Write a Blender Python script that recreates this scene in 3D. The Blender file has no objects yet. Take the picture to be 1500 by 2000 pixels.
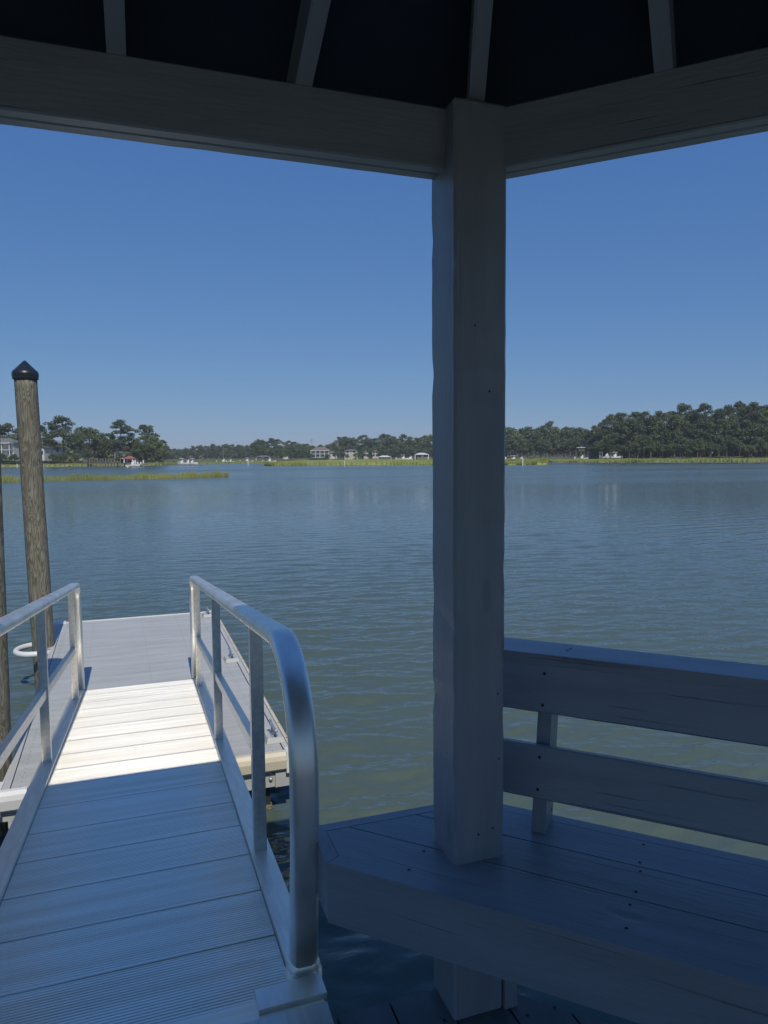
import bpy, bmesh, math, random
import numpy as np
from mathutils import Vector, Matrix
R = math.radians
S = bpy.context.scene
C = S.collection

# ------------------------------------------------------------------ camera
H = 2.44                     # eye above the water
FPX, HORIZON = 1387.0, 891.0
PITCH = math.atan((1000 - HORIZON) / FPX); ROLL = -0.008; YAW = R(19)
fw = Vector((math.sin(YAW) * math.cos(PITCH), math.cos(YAW) * math.cos(PITCH), -math.sin(PITCH)))
rt0 = Vector((math.cos(YAW), -math.sin(YAW), 0)); up0 = rt0.cross(fw)
rt = rt0 * math.cos(ROLL) + up0 * math.sin(ROLL)
up = -rt0 * math.sin(ROLL) + up0 * math.cos(ROLL)
cd = bpy.data.cameras.new('camera'); cam = bpy.data.objects.new('camera', cd); C.objects.link(cam)
cam.matrix_world = Matrix(((rt.x, up.x, -fw.x, 0), (rt.y, up.y, -fw.y, 0), (rt.z, up.z, -fw.z, H), (0, 0, 0, 1)))
cd.sensor_fit = 'VERTICAL'; cd.sensor_height = 36; cd.lens = 36 * FPX / 2000
cd.clip_start = .05; cd.clip_end = 9000
S.camera = cam

# ------------------------------------------------------------------ light
SUN_EL, SUN_AZ = 49.5, 181.0      # azimuth clockwise from +Y: behind the camera
w = bpy.data.worlds.new('World'); S.world = w; w.use_nodes = True
nt = w.node_tree; sky = nt.nodes.new('ShaderNodeTexSky'); sky.sky_type = 'NISHITA'; sky.sun_disc = False
sky.sun_elevation = R(SUN_EL); sky.sun_rotation = R(SUN_AZ)
sky.air_density = 1.0; sky.dust_density = 0.0; sky.ozone_density = 6.0; sky.altitude = 0
bg = nt.nodes['Background']; bg.inputs['Strength'].default_value = 0.1
# the camera's cool white balance and soft sky contrast, per channel
sep = nt.nodes.new('ShaderNodeSeparateColor'); com = nt.nodes.new('ShaderNodeCombineColor'); nt.links.new(sky.outputs[0], sep.inputs[0])
for i, (g_, k_) in enumerate(((.74, .68), (.57, 1.23), (.34, 2.88))):
    a_ = nt.nodes.new('ShaderNodeMath'); a_.operation = 'POWER'; a_.inputs[1].default_value = g_; nt.links.new(sep.outputs[i], a_.inputs[0])
    b_ = nt.nodes.new('ShaderNodeMath'); b_.operation = 'MULTIPLY'; b_.inputs[1].default_value = k_; nt.links.new(a_.outputs[0], b_.inputs[0])
    nt.links.new(b_.outputs[0], com.inputs[i])
nt.links.new(com.outputs[0], bg.inputs[0])
sl = bpy.data.lights.new('sun', 'SUN'); sl.energy = 3.6; sl.angle = R(.5); sl.color = (1, .93, .82)
so = bpy.data.objects.new('sun', sl); C.objects.link(so)
sd = Vector((math.sin(R(SUN_AZ)) * math.cos(R(SUN_EL)), math.cos(R(SUN_AZ)) * math.cos(R(SUN_EL)), math.sin(R(SUN_EL))))
so.rotation_euler = sd.to_track_quat('Z', 'Y').to_euler()
S.view_settings.view_transform = 'Standard'; S.view_settings.look = 'None'
S.view_settings.exposure = -0.15; S.view_settings.gamma = 1
S.render.engine = 'CYCLES'
S.cycles.max_bounces = 8

# ------------------------------------------------------------------ materials
def mat(name, col, rough=.6, metal=0, var=.12, scale=3, stretch=(1, 1, 1), bump=0, bscale=None, bdist=.01, rvar=0, col2=None, coord='Object', spec=.5):
    m = bpy.data.materials.new(name); m.use_nodes = True; n = m.node_tree.nodes; l = m.node_tree.links
    b = n['Principled BSDF']; b.inputs['Roughness'].default_value = rough; b.inputs['Metallic'].default_value = metal
    b.inputs['Specular IOR Level'].default_value = spec
    tc = n.new('ShaderNodeTexCoord'); mp = n.new('ShaderNodeMapping'); mp.inputs['Scale'].default_value = stretch
    l.new(tc.outputs[coord], mp.inputs[0])
    no = n.new('ShaderNodeTexNoise'); no.inputs['Scale'].default_value = scale; no.inputs['Detail'].default_value = 6
    l.new(mp.outputs[0], no.inputs[0])
    cr = n.new('ShaderNodeValToRGB'); cr.color_ramp.elements[0].position = .3; cr.color_ramp.elements[1].position = .7
    c2 = col2 or tuple(min(1, c * (1 + var)) for c in col); c1 = tuple(c * (1 - var) for c in col) if not col2 else col
    cr.color_ramp.elements[0].color = (*c1, 1); cr.color_ramp.elements[1].color = (*c2, 1)
    l.new(no.outputs[0], cr.inputs[0]); l.new(cr.outputs[0], b.inputs['Base Color'])
    if rvar:
        mr = n.new('ShaderNodeMapRange'); mr.inputs['To Min'].default_value = rough - rvar; mr.inputs['To Max'].default_value = rough + rvar
        l.new(no.outputs[0], mr.inputs[0]); l.new(mr.outputs[0], b.inputs['Roughness'])
    if bump:
        nb = n.new('ShaderNodeTexNoise'); nb.inputs['Scale'].default_value = bscale or scale * 4; nb.inputs['Detail'].default_value = 5
        l.new(mp.outputs[0], nb.inputs[0]); bu = n.new('ShaderNodeBump'); bu.inputs['Strength'].default_value = bump; bu.inputs['Distance'].default_value = bdist
        l.new(nb.outputs[0], bu.inputs['Height']); l.new(bu.outputs[0], b.inputs['Normal'])
    return m

def weather(m, amount=.32, sc=(.55, 26, 26), depth=.003):
    """drying checks along the grain, and knots, in paint over timber"""
    n = m.node_tree.nodes; l = m.node_tree.links; b = n['Principled BSDF']; tc = [x for x in n if x.type == 'TEX_COORD'][0]
    mp = n.new('ShaderNodeMapping'); mp.inputs['Scale'].default_value = sc; l.new(tc.outputs['Object'], mp.inputs[0])
    t = n.new('ShaderNodeTexNoise'); t.inputs['Scale'].default_value = 2.2; t.inputs['Detail'].default_value = 3; t.inputs['Distortion'].default_value = .3; l.new(mp.outputs[0], t.inputs[0])
    a = n.new('ShaderNodeMapRange'); a.inputs['From Min'].default_value = .66; a.inputs['From Max'].default_value = .72; l.new(t.outputs[0], a.inputs[0])
    mk = n.new('ShaderNodeMapping'); mk.inputs['Scale'].default_value = (2.1, 6, 6); l.new(tc.outputs['Object'], mk.inputs[0])
    v = n.new('ShaderNodeTexVoronoi'); v.inputs['Scale'].default_value = 1.0; l.new(mk.outputs[0], v.inputs[0])
    k = n.new('ShaderNodeMapRange'); k.inputs['From Min'].default_value = .11; k.inputs['From Max'].default_value = .05; l.new(v.outputs['Distance'], k.inputs[0])
    mxx = n.new('ShaderNodeMath'); mxx.operation = 'MAXIMUM'; l.new(a.outputs[0], mxx.inputs[0]); l.new(k.outputs[0], mxx.inputs[1])
    src = b.inputs['Base Color'].links[0].from_socket; mx = n.new('ShaderNodeMix'); mx.data_type = 'RGBA'; mx.blend_type = 'MULTIPLY'
    f = n.new('ShaderNodeMath'); f.operation = 'MULTIPLY'; f.inputs[1].default_value = amount; l.new(mxx.outputs[0], f.inputs[0]); l.new(f.outputs[0], mx.inputs[0])
    l.new(src, mx.inputs[6]); mx.inputs[7].default_value = (.45, .42, .40, 1); l.new(mx.outputs[2], b.inputs['Base Color'])
    bu = n.new('ShaderNodeBump'); bu.invert = True; bu.inputs['Strength'].default_value = .8; bu.inputs['Distance'].default_value = depth
    l.new(mxx.outputs[0], bu.inputs['Height']); old = b.inputs['Normal'].links[0].from_socket; l.new(old, bu.inputs['Normal']); l.new(bu.outputs[0], b.inputs['Normal'])

paint = mat('painted_wood', (.280, .295, .312), .38, var=.09, scale=2.2, stretch=(1, 9, 9), bump=.35, bscale=16, bdist=.004)
weather(paint)
floorpaint = mat('darkened_floor_paint', (.16, .18, .20), .6, var=.15, scale=2, stretch=(9, 1.2, 9), bump=.35, bdist=.004)  # base colour darkened to cut the sunlit floor's bounce onto the beams
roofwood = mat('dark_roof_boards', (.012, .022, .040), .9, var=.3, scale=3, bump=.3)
screw = mat('screw_metal', (.02, .018, .016), .6)
dockgrey = mat('dock_board_grey', (.435, .45, .435), .62, var=.10, scale=1.6, stretch=(1.2, 9, 9), bump=.3, bscale=20, bdist=.003)
dockrim = mat('dock_rim_wood', (.46, .47, .46), .7, var=.12, scale=2.5, stretch=(9, 1, 9), bump=.4, bdist=.004)
cream = mat('cream_vinyl', (.62, .56, .42), .5, var=.10, scale=6, bump=.15)
white = mat('white_vinyl', (.68, .69, .68), .45, var=.06, scale=9)
galv = mat('galvanised_steel', (.5, .51, .52), .5, metal=.7, var=.2, scale=30)
blackfloat = mat('black_float_plastic', (.02, .021, .023), .55, var=.3)
barnacle = mat('barnacle_crust', (.10, .085, .05), .9, var=.6, scale=60, bump=1, bdist=.01, col2=(.35, .31, .22))
alu = mat('brushed_aluminium', (.82, .78, .70), .40, metal=.85, var=.12, scale=3, stretch=(14, 1, 14), rvar=.08)
aludeck = mat('ribbed_aluminium', (1, .93, .79), .33, metal=.55, var=.16, scale=2.2, stretch=(.5, 9, 1), rvar=.08)
tubealu = mat('aluminium_tube', (.95, .90, .80), .42, metal=.9, var=.16, scale=5, stretch=(3, 1, 1), rvar=.1)
capplastic = mat('black_cap_plastic', (.016, .018, .022), .35)

def specks(m, col, sc=2.2, r=.035, amount=.8, stretch=(1, 1, 1)):
    """a few droppings or scuffs with a shape of their own"""
    n = m.node_tree.nodes; l = m.node_tree.links; b = n['Principled BSDF']; tc = [x for x in n if x.type == 'TEX_COORD'][0]
    mp = n.new('ShaderNodeMapping'); mp.inputs['Scale'].default_value = stretch; l.new(tc.outputs['Object'], mp.inputs[0])
    d = n.new('ShaderNodeTexNoise'); d.inputs['Scale'].default_value = 30; l.new(mp.outputs[0], d.inputs[0])
    mv = n.new('ShaderNodeMix'); mv.data_type = 'VECTOR'; mv.inputs[0].default_value = .03; l.new(mp.outputs[0], mv.inputs[4]); l.new(d.outputs['Color'], mv.inputs[5])
    v = n.new('ShaderNodeTexVoronoi'); v.inputs['Scale'].default_value = sc; l.new(mv.outputs[1], v.inputs[0])
    k = n.new('ShaderNodeMapRange'); k.inputs['From Min'].default_value = r; k.inputs['From Max'].default_value = r * .6; k.inputs['To Max'].default_value = amount; l.new(v.outputs['Distance'], k.inputs[0])
    src = b.inputs['Base Color'].links[0].from_socket; mx = n.new('ShaderNodeMix'); mx.data_type = 'RGBA'; l.new(k.outputs[0], mx.inputs[0])
    l.new(src, mx.inputs[6]); mx.inputs[7].default_value = (*col, 1); l.new(mx.outputs[2], b.inputs['Base Color'])
specks(dockgrey, (.75, .75, .73), 1.7, .05)
specks(dockgrey, (.12, .11, .10), 2.9, .045, .6, (.4, 1.6, 1))
specks(aludeck, (.30, .30, .30), 3.1, .05, .5, (.35, 3, 1))
specks(tubealu, (.40, .38, .36), 4.5, .09, .35, (1, .5, 1))

def pilemat():
    m = mat('treated_pile_wood', (.16, .145, .105), .85); n = m.node_tree.nodes; l = m.node_tree.links
    b = n['Principled BSDF']
    for k in [x for x in n if x.type in ('TEX_NOISE', 'VALTORGB', 'MAPPING')]: n.remove(k)
    tc = [x for x in n if x.type == 'TEX_COORD'][0]
    mp = n.new('ShaderNodeMapping'); mp.inputs['Scale'].default_value = (1, 1, .13); l.new(tc.outputs['Object'], mp.inputs[0])
    n1 = n.new('ShaderNodeTexNoise'); n1.inputs['Scale'].default_value = 16; n1.inputs['Detail'].default_value = 2; n1.inputs['Distortion'].default_value = 1.2
    l.new(mp.outputs[0], n1.inputs[0])
    mm = n.new('ShaderNodeMath'); mm.operation = 'MULTIPLY'; mm.inputs[1].default_value = 9; l.new(n1.outputs[0], mm.inputs[0])
    pp = n.new('ShaderNodeMath'); pp.operation = 'PINGPONG'; pp.inputs[1].default_value = .5; l.new(mm.outputs[0], pp.inputs[0])
    cr = n.new('ShaderNodeValToRGB'); e = cr.color_ramp.elements
    e[0].position = .05; e[0].color = (.30, .29, .23, 1); e[1].position = .42; e[1].color = (.135, .12, .08, 1)
    l.new(pp.outputs[0], cr.inputs[0])
    n2 = n.new('ShaderNodeTexNoise'); n2.inputs['Scale'].default_value = 60; n2.inputs['Detail'].default_value = 6; l.new(mp.outputs[0], n2.inputs[0])
    mx = n.new('ShaderNodeMix'); mx.data_type = 'RGBA'; mx.blend_type = 'MULTIPLY'; mx.inputs[0].default_value = .55
    l.new(cr.outputs[0], mx.inputs[6]); l.new(n2.outputs[0], mx.inputs[7]); l.new(mx.outputs[2], b.inputs['Base Color'])
    bu = n.new('ShaderNodeBump'); bu.inputs['Strength'].default_value = .5; bu.inputs['Distance'].default_value = .006
    l.new(pp.outputs[0], bu.inputs['Height']); l.new(bu.outputs[0], b.inputs['Normal'])
    return m
pilewood = pilemat()

def watermat():
    m = bpy.data.materials.new('tidal_water'); m.use_nodes = True; n = m.node_tree.nodes; l = m.node_tree.links
    b = n['Principled BSDF']; b.inputs['Roughness'].default_value = .04; b.inputs['IOR'].default_value = 1.33
    b.inputs['Base Color'].default_value = (.080, .112, .092, 1)
    tc = n.new('ShaderNodeTexCoord')
    def layer(rot, scl, scale, detail, dist=0):
        mp = n.new('ShaderNodeMapping'); mp.inputs['Rotation'].default_value = (0, 0, R(rot)); mp.inputs['Scale'].default_value = scl
        l.new(tc.outputs['Object'], mp.inputs[0]); t = n.new('ShaderNodeTexNoise'); t.inputs['Scale'].default_value = scale
        t.inputs['Detail'].default_value = detail; t.inputs['Distortion'].default_value = dist; l.new(mp.outputs[0], t.inputs[0]); return t.outputs[0]
    def math_(op, a, bb):
        q = n.new('ShaderNodeMath'); q.operation = op
        for k, x in enumerate((a, bb)):
            if isinstance(x, (int, float)): q.inputs[k].default_value = x
            else: l.new(x, q.inputs[k])
        return q.outputs[0]
    # fine ripples ride on the modelled waves; past them the unresolved waves act as gloss roughness
    a = layer(24, (.5, 1, 1), 3.2, 2.0, .4)
    c = layer(10, (.6, 1, 1), 9.0, 2.5, .5)
    patch = layer(19, (.16, 1, 1), .05, 4)
    ln_ = n.new('ShaderNodeVectorMath'); ln_.operation = 'LENGTH'; l.new(tc.outputs['Object'], ln_.inputs[0])
    def ramp(f0, f1, t0, t1):
        q = n.new('ShaderNodeMapRange'); q.interpolation_type = 'SMOOTHSTEP'
        for nm, x in (('From Min', f0), ('From Max', f1), ('To Min', t0), ('To Max', t1)): q.inputs[nm].default_value = x
        l.new(ln_.outputs['Value'], q.inputs[0]); return q.outputs[0]
    h = math_('ADD', math_('MULTIPLY', math_('MULTIPLY', a, .05), ramp(25, 70, 0, 1)), math_('MULTIPLY', c, .010))
    mr = n.new('ShaderNodeMapRange'); mr.inputs['From Min'].default_value = .38; mr.inputs['From Max'].default_value = .60
    mr.inputs['To Min'].default_value = .55; mr.inputs['To Max'].default_value = 1.1; l.new(patch, mr.inputs[0])
    l.new(math_('MULTIPLY', mr.outputs[0], ramp(28, 95, .02, .25)), b.inputs['Roughness'])
    bu = n.new('ShaderNodeBump'); bu.inputs['Distance'].default_value = 1
    l.new(h, bu.inputs['Height']); l.new(bu.outputs[0], b.inputs['Normal'])
    return m
water_m = watermat()

def leafmat(name, c1, c2):
    m = bpy.data.materials.new(name); m.use_nodes = True; n = m.node_tree.nodes; l = m.node_tree.links; b = n['Principled BSDF']
    b.inputs['Roughness'].default_value = .7; b.inputs['Specular IOR Level'].default_value = .2
    tc = n.new('ShaderNodeTexCoord'); no = n.new('ShaderNodeTexNoise'); no.inputs['Scale'].default_value = .55; no.inputs['Detail'].default_value = 4
    l.new(tc.outputs['Object'], no.inputs[0]); oi = n.new('ShaderNodeObjectInfo')
    ad = n.new('ShaderNodeMath'); ad.operation = 'MULTIPLY_ADD'; ad.inputs[1].default_value = .5; l.new(oi.outputs['Random'], ad.inputs[0])
    sb = n.new('ShaderNodeMath'); sb.operation = 'SUBTRACT'; sb.inputs[1].default_value = .25; l.new(no.outputs[0], sb.inputs[0]); l.new(sb.outputs[0], ad.inputs[2])
    cr = n.new('ShaderNodeValToRGB'); cr.color_ramp.elements[0].position = .15; cr.color_ramp.elements[1].position = .85
    cr.color_ramp.elements[0].color = (*c1, 1); cr.color_ramp.elements[1].color = (*c2, 1)
    l.new(ad.outputs[0], cr.inputs[0]); l.new(cr.outputs[0], b.inputs['Base Color'])
    return m
pine_leaf = leafmat('pine_needles', (.072, .102, .055), (.140, .175, .090))
oak_leaf = leafmat('oak_leaves', (.068, .100, .050), (.150, .185, .090))
shrub_leaf = leafmat('shrub_leaves', (.05, .075, .03), (.11, .13, .05))
bark = mat('bark', (.12, .10, .085), .9, scale=2)
grass_leaf = mat('marsh_grass_blades', (.20, .235, .07), .7, var=.25, scale=.09, col2=(.31, .33, .12))
grass_far = mat('marsh_grass_far', (.20, .24, .05), .8, scale=.05, col2=(.33, .34, .09))
grass_back = mat('marsh_grass_dull', (.15, .18, .055), .8, scale=.05, col2=(.24, .26, .08))
soil = mat('bank_soil', (.07, .08, .035), .9, scale=.2, col2=(.12, .13, .06))
mud_and_reflection = mat('mud_and_reflection', (.06, .06, .05), .5, scale=.3)  # mud of the creek bed; also colours the painted reflection strip
wallwhite = mat('white_siding', (.62, .62, .60), .6)
walltan = mat('cream_siding', (.50, .48, .42), .6)
roofgrey = mat('grey_shingle', (.15, .15, .155), .8, scale=2)
roofbrown = mat('brown_shingle', (.17, .145, .13), .8, scale=2)
glass = mat('window_glass', (.03, .04, .05), .1)
dockwood = mat('weathered_pier_wood', (.20, .18, .15), .8, scale=2)
boatwhite = mat('boat_gelcoat', (.72, .73, .74), .25)
redcloth = mat('red_canvas', (.30, .11, .08), .8)
bluehull = mat('blue_hull', (.05, .09, .17), .3)

# ------------------------------------------------------------------ helpers
def tag(o, label=None, cat=None, group=None, kind=None):
    if label: o['label'] = label
    if cat: o['category'] = cat
    if group: o['group'] = group
    if kind: o['kind'] = kind
    return o
def thing(name, label, cat, loc=(0, 0, 0), rz=0, group=None):
    o = bpy.data.objects.new(name, None); C.objects.link(o); o.location = loc; o.rotation_euler = (0, 0, rz)
    o.empty_display_size = .2
    return tag(o, label, cat, group)
def wm(o):   # world matrix of a root
    return Matrix.Translation(o.location) @ o.rotation_euler.to_matrix().to_4x4() if o else Matrix()
def link(name, me, mats, parent=None, M=None, world_parent=None):
    """M = wanted world matrix; world_parent = matrix of the parent."""
    for m in (mats if isinstance(mats, (list, tuple)) else [mats]): me.materials.append(m)
    o = bpy.data.objects.new(name, me); C.objects.link(o)
    M = M or Matrix()
    if parent:
        o.parent = parent
        pm = world_parent if world_parent is not None else PM.get(parent.name) or wm(parent)
        o.matrix_local = pm.inverted() @ M
    else: o.matrix_world = M
    PM[o.name] = M
    return o
PM = {}
def bm_done(bm, name, mats, parent=None, M=None, smooth=False):
    me = bpy.data.meshes.new(name); bmesh.ops.recalc_face_normals(bm, faces=bm.faces[:]); bm.to_mesh(me); bm.free()
    if smooth:
        for p in me.polygons: p.use_smooth = True
    return link(name, me, mats, parent, M)
def add_box(bm, a, b, mi=0):
    x0, y0, z0 = a; x1, y1, z1 = b
    v = [bm.verts.new(p) for p in [(x0, y0, z0), (x1, y0, z0), (x1, y1, z0), (x0, y1, z0), (x0, y0, z1), (x1, y0, z1), (x1, y1, z1), (x0, y1, z1)]]
    fs = [bm.faces.new([v[i] for i in f]) for f in [(3, 2, 1, 0), (4, 5, 6, 7), (0, 1, 5, 4), (1, 2, 6, 5), (2, 3, 7, 6), (3, 0, 4, 7)]]
    for f in fs: f.material_index = mi
    return v
def add_prism(bm, poly, z0, z1, mi=0):
    a = [bm.verts.new((*p, z0)) for p in poly]; b = [bm.verts.new((*p, z1)) for p in poly]; n = len(poly)
    fs = [bm.faces.new(a[::-1]), bm.faces.new(b)] + [bm.faces.new((a[i], a[(i + 1) % n], b[(i + 1) % n], b[i])) for i in range(n)]
    for f in fs: f.material_index = mi
def add_disc(bm, c, r, axis='z', mi=1, t=.002, n=8):
    vs = []
    for k in range(n):
        a = 2 * math.pi * k / n; p, q = r * math.cos(a), r * math.sin(a)
        vs.append(bm.verts.new((c[0] + p, c[1] + q, c[2]) if axis == 'z' else ((c[0] + p, c[1], c[2] + q) if axis == 'y' else (c[0], c[1] + p, c[2] + q))))
    f = bm.faces.new(vs); f.material_index = mi
def add_cyl(bm, p0, p1, r0, r1=None, n=12, mi=0, cap=True):
    r1 = r0 if r1 is None else r1
    p0, p1 = Vector(p0), Vector(p1); d = (p1 - p0).normalized(); u = d.orthogonal().normalized(); v = d.cross(u)
    A = [bm.verts.new(p0 + (u * math.cos(2 * math.pi * k / n) + v * math.sin(2 * math.pi * k / n)) * r0) for k in range(n)]
    B = [bm.verts.new(p1 + (u * math.cos(2 * math.pi * k / n) + v * math.sin(2 * math.pi * k / n)) * r1) for k in range(n)]
    for k in range(n):
        f = bm.faces.new((A[k], A[(k + 1) % n], B[(k + 1) % n], B[k])); f.material_index = mi
    if cap:
        for q in (A[::-1], B): bm.faces.new(q).material_index = mi
def add_tube(bm, pts, r, n=10, mi=0):
    pts = [Vector(p) for p in pts]; rings = []
    u = None
    for i, p in enumerate(pts):
        d = (pts[min(i + 1, len(pts) - 1)] - pts[max(i - 1, 0)]).normalized()
        u = d.orthogonal().normalized() if u is None else (u - d * u.dot(d)).normalized()
        v = d.cross(u)
        rings.append([bm.verts.new(p + (u * math.cos(2 * math.pi * k / n) + v * math.sin(2 * math.pi * k / n)) * r) for k in range(n)])
    for a, b in zip(rings, rings[1:]):
        for k in range(n): bm.faces.new((a[k], a[(k + 1) % n], b[(k + 1) % n], b[k])).material_index = mi
    bm.faces.new(rings[0][::-1]); bm.faces.new(rings[-1])
def bevel(bm, w, seg=1):
    es = [e for e in bm.edges if len(e.link_faces) == 2 and e.calc_face_angle(0) > .6]
    bmesh.ops.bevel(bm, geom=es, offset=w, segments=seg, affect='EDGES', profile=.5)
rng = random.Random(5)
def board(name, A, B, side, wid, thk, m, parent, bev=.004, screws=(), wob=0):
    """Timber from A to B; 'side' = direction of its width. Screw positions (along, across) go on both broad faces."""
    A, B = Vector(A), Vector(B); x = (B - A).normalized(); z = x.cross(Vector(side)).normalized(); y = z.cross(x)
    L = (B - A).length; bm = bmesh.new()
    add_box(bm, (0, -wid / 2, -thk / 2), (L, wid / 2, thk / 2))
    if wob:
        k = max(2, int(L / .07))
        bmesh.ops.subdivide_edges(bm, edges=[e for e in bm.edges if abs(e.verts[0].co.x - e.verts[1].co.x) > .01], cuts=k)
        for v in bm.verts:
            if 0 < v.co.x < L: v.co.y += rng.uniform(-wob, wob); v.co.z += rng.uniform(-wob, wob)
    if bev: bevel(bm, bev)
    for (sx, sy) in screws:
        add_disc(bm, (sx, sy, thk / 2 + .0008), .0045); add_disc(bm, (sx, sy, -thk / 2 - .0008), .0045)
    M = Matrix(((x.x, y.x, z.x, A.x), (x.y, y.y, z.y, A.y), (x.z, y.z, z.z, A.z), (0, 0, 0, 1)))
    return bm_done(bm, name, [m, screw] if screws else m, parent, M)
def clip(poly, a, b, c):      # keep a x + b y <= c
    out = []
    for i, p in enumerate(poly):
        q = poly[(i + 1) % len(poly)]; fp, fq = a * p[0] + b * p[1] - c, a * q[0] + b * q[1] - c
        if fp <= 0: out.append(p)
        if fp * fq < 0: t = fp / (fp - fq); out.append((p[0] + (q[0] - p[0]) * t, p[1] + (q[1] - p[1]) * t))
    return out

# ------------------------------------------------------------------ water
def water_mesh():
    A = math.pi / 2 - YAW; nc, half = 860, R(62)
    az = A + np.linspace(half, -half, nc); rr = [1.0]
    while rr[-1] < 70: r = rr[-1]; rr.append(r + max(.022, r * r / (H * 710) * .42))
    near = len(rr)
    while rr[-1] < 4500: rr.append(rr[-1] * 1.12)
    r = np.array(rr); X = r[:, None] * np.cos(az)[None]; Y = r[:, None] * np.sin(az)[None]; Z = np.zeros_like(X)
    g = np.random.RandomState(11); dr = np.gradient(r)[:, None]
    main = A + R(4)                                   # waves travel along the creek, toward the gazebo
    for i in range(72):
        lam = .11 * (1.05 / .11) ** g.rand(); d = main + g.randn() * R(24); k = 2 * math.pi / lam
        slope = .0240 * (.3 / max(lam, .3)) ** .5; amp = slope / k * (.6 + .8 * g.rand())
        fade = np.clip((lam / (dr * 3.2)) - .6, 0, 1) * np.clip((75 - r[:, None]) / 20, 0, 1)
        Z += amp * fade * np.sin(k * (X * math.cos(d) + Y * math.sin(d)) + g.rand() * 6.283)
    gust = .72 + .28 * np.sin(X * .23 + np.sin(Y * .11) * 2) * np.sin(Y * .17 + 1 + np.sin(X * .07))
    Z = Z * gust; Z += np.clip(Z, 0, 1) ** 2 * 6       # sharper crests
    V = np.stack([X, Y, Z], 2).reshape(-1, 3); nr = len(r)
    i, j = np.meshgrid(np.arange(nr - 1), np.arange(nc - 1), indexing='ij'); a = (i * nc + j).ravel()
    F = np.stack([a, a + 1, a + nc + 1, a + nc], 1)
    # flat remainder round the back and the inner disc
    base = len(V); m = 40; ba = np.linspace(az[-1], az[-1] - (2 * math.pi - 2 * half), m); r2 = np.array([1.0, 70, 4500])
    B = np.stack([(r2[:, None] * np.cos(ba)).ravel(), (r2[:, None] * np.sin(ba)).ravel(), np.zeros(3 * m)], 1)
    i, j = np.meshgrid(np.arange(2), np.arange(m - 1), indexing='ij'); b = base + (i * m + j).ravel()
    F = np.concatenate([F, np.stack([b, b + 1, b + m + 1, b + m], 1)]); V = np.concatenate([V, B])
    me = bpy.data.meshes.new('water'); me.vertices.add(len(V)); me.vertices.foreach_set('co', V.reshape(-1))
    me.loops.add(4 * len(F)); me.loops.foreach_set('vertex_index', F.reshape(-1).astype(np.int32)); me.polygons.add(len(F))
    me.polygons.foreach_set('loop_start', np.arange(0, 4 * len(F), 4, dtype=np.int32)); me.polygons.foreach_set('loop_total', np.full(len(F), 4, dtype=np.int32))
    me.polygons.foreach_set('use_smooth', np.ones(len(F), dtype=bool)); me.update(calc_edges=True)
    return me
tag(link('water', water_mesh(), water_m), kind='structure')
bm = bmesh.new(); bmesh.ops.create_grid(bm, x_segments=1, y_segments=1, size=4000)
for v in bm.verts: v.co.z = -2.5
bm_done(bm, 'creek_bed', mud_and_reflection)['kind'] = 'structure'

# ------------------------------------------------------------------ gazebo
SEAT, DECK, BEAMZ = H - 1.03, H - 1.45, H + .685
P0 = Vector((.83, 1.69)); SIDE = 1.69
octo = [P0]
for k in range(7):
    a = R(-45 - 45 * k); octo.append(octo[-1] + Vector((math.cos(a), math.sin(a))) * SIDE)
cen = sum(octo, Vector((0, 0))) / 8
gz = thing('gazebo', 'octagonal grey painted wooden gazebo over the water, seen from inside its shade', 'gazebo', (cen.x, cen.y, DECK))
def ins(k, d):     # corner k moved inward along its bisector so both sides move in by d
    v = (cen - octo[k % 8]).normalized(); return octo[k % 8] + v * d / math.cos(R(22.5))
# posts
for k in range(8):
    bm = bmesh.new(); h = .07
    if k == 0: px, py, rz = .788, 1.633, 0
    else:
        p = ins(k, .07); px, py = p; rz = R(-22.5 - 45 * k + (22.5 if k % 2 == 0 else -22.5))
    add_box(bm, (0, -h, -h), (BEAMZ + .145 - DECK, h, h))
    es = [e for e in bm.edges if abs(e.verts[0].co.x - e.verts[1].co.x) > 1]
    bmesh.ops.subdivide_edges(bm, edges=es, cuts=46)
    rr = random.Random(k + 3)
    for v in bm.verts:
        if .01 < v.co.x < 2.2: v.co.y += rr.uniform(-.0008, .0008); v.co.z += rr.uniform(-.0008, .0008)
    bevel(bm, .006)
    for v in bm.verts:      # chipped arrises
        if abs(v.co.y) > h - .008 and abs(v.co.z) > h - .008 and rr.random() < (.30 if .35 < v.co.x < 1.2 else .06):
            q = rr.uniform(.001, .0035); v.co.y -= math.copysign(q, v.co.y); v.co.z -= math.copysign(q, v.co.z)
    if k == 0:
        for (sx, sy) in ((1.66, .0), (1.35, .02), (.78, .03), (.62, -.01), (.56, .04), (.47, .03), (1.9, -.02)):
            pass
    M = Matrix.Translation((px, py, DECK)) @ Matrix.Rotation(rz, 4, 'Z') @ Matrix(((0, 0, -1, 0), (0, 1, 0, 0), (1, 0, 0, 0), (0, 0, 0, 1)))
    bm_done(bm, 'post', paint, gz, M)
p0 = [o for o in gz.children if o.name.startswith('post')][0]
for (x, z) in ((.772, .31), (.812, .155), (.838, -.60), (.842, -.77), (.825, -.95), (.785, -.96)):
    bm = bmesh.new(); bmesh.ops.create_uvsphere(bm, u_segments=8, v_segments=4, radius=.0026, matrix=Matrix.Translation((x, 1.5632, H + z))); bm_done(bm, 'screw_head', screw, p0)
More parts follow.
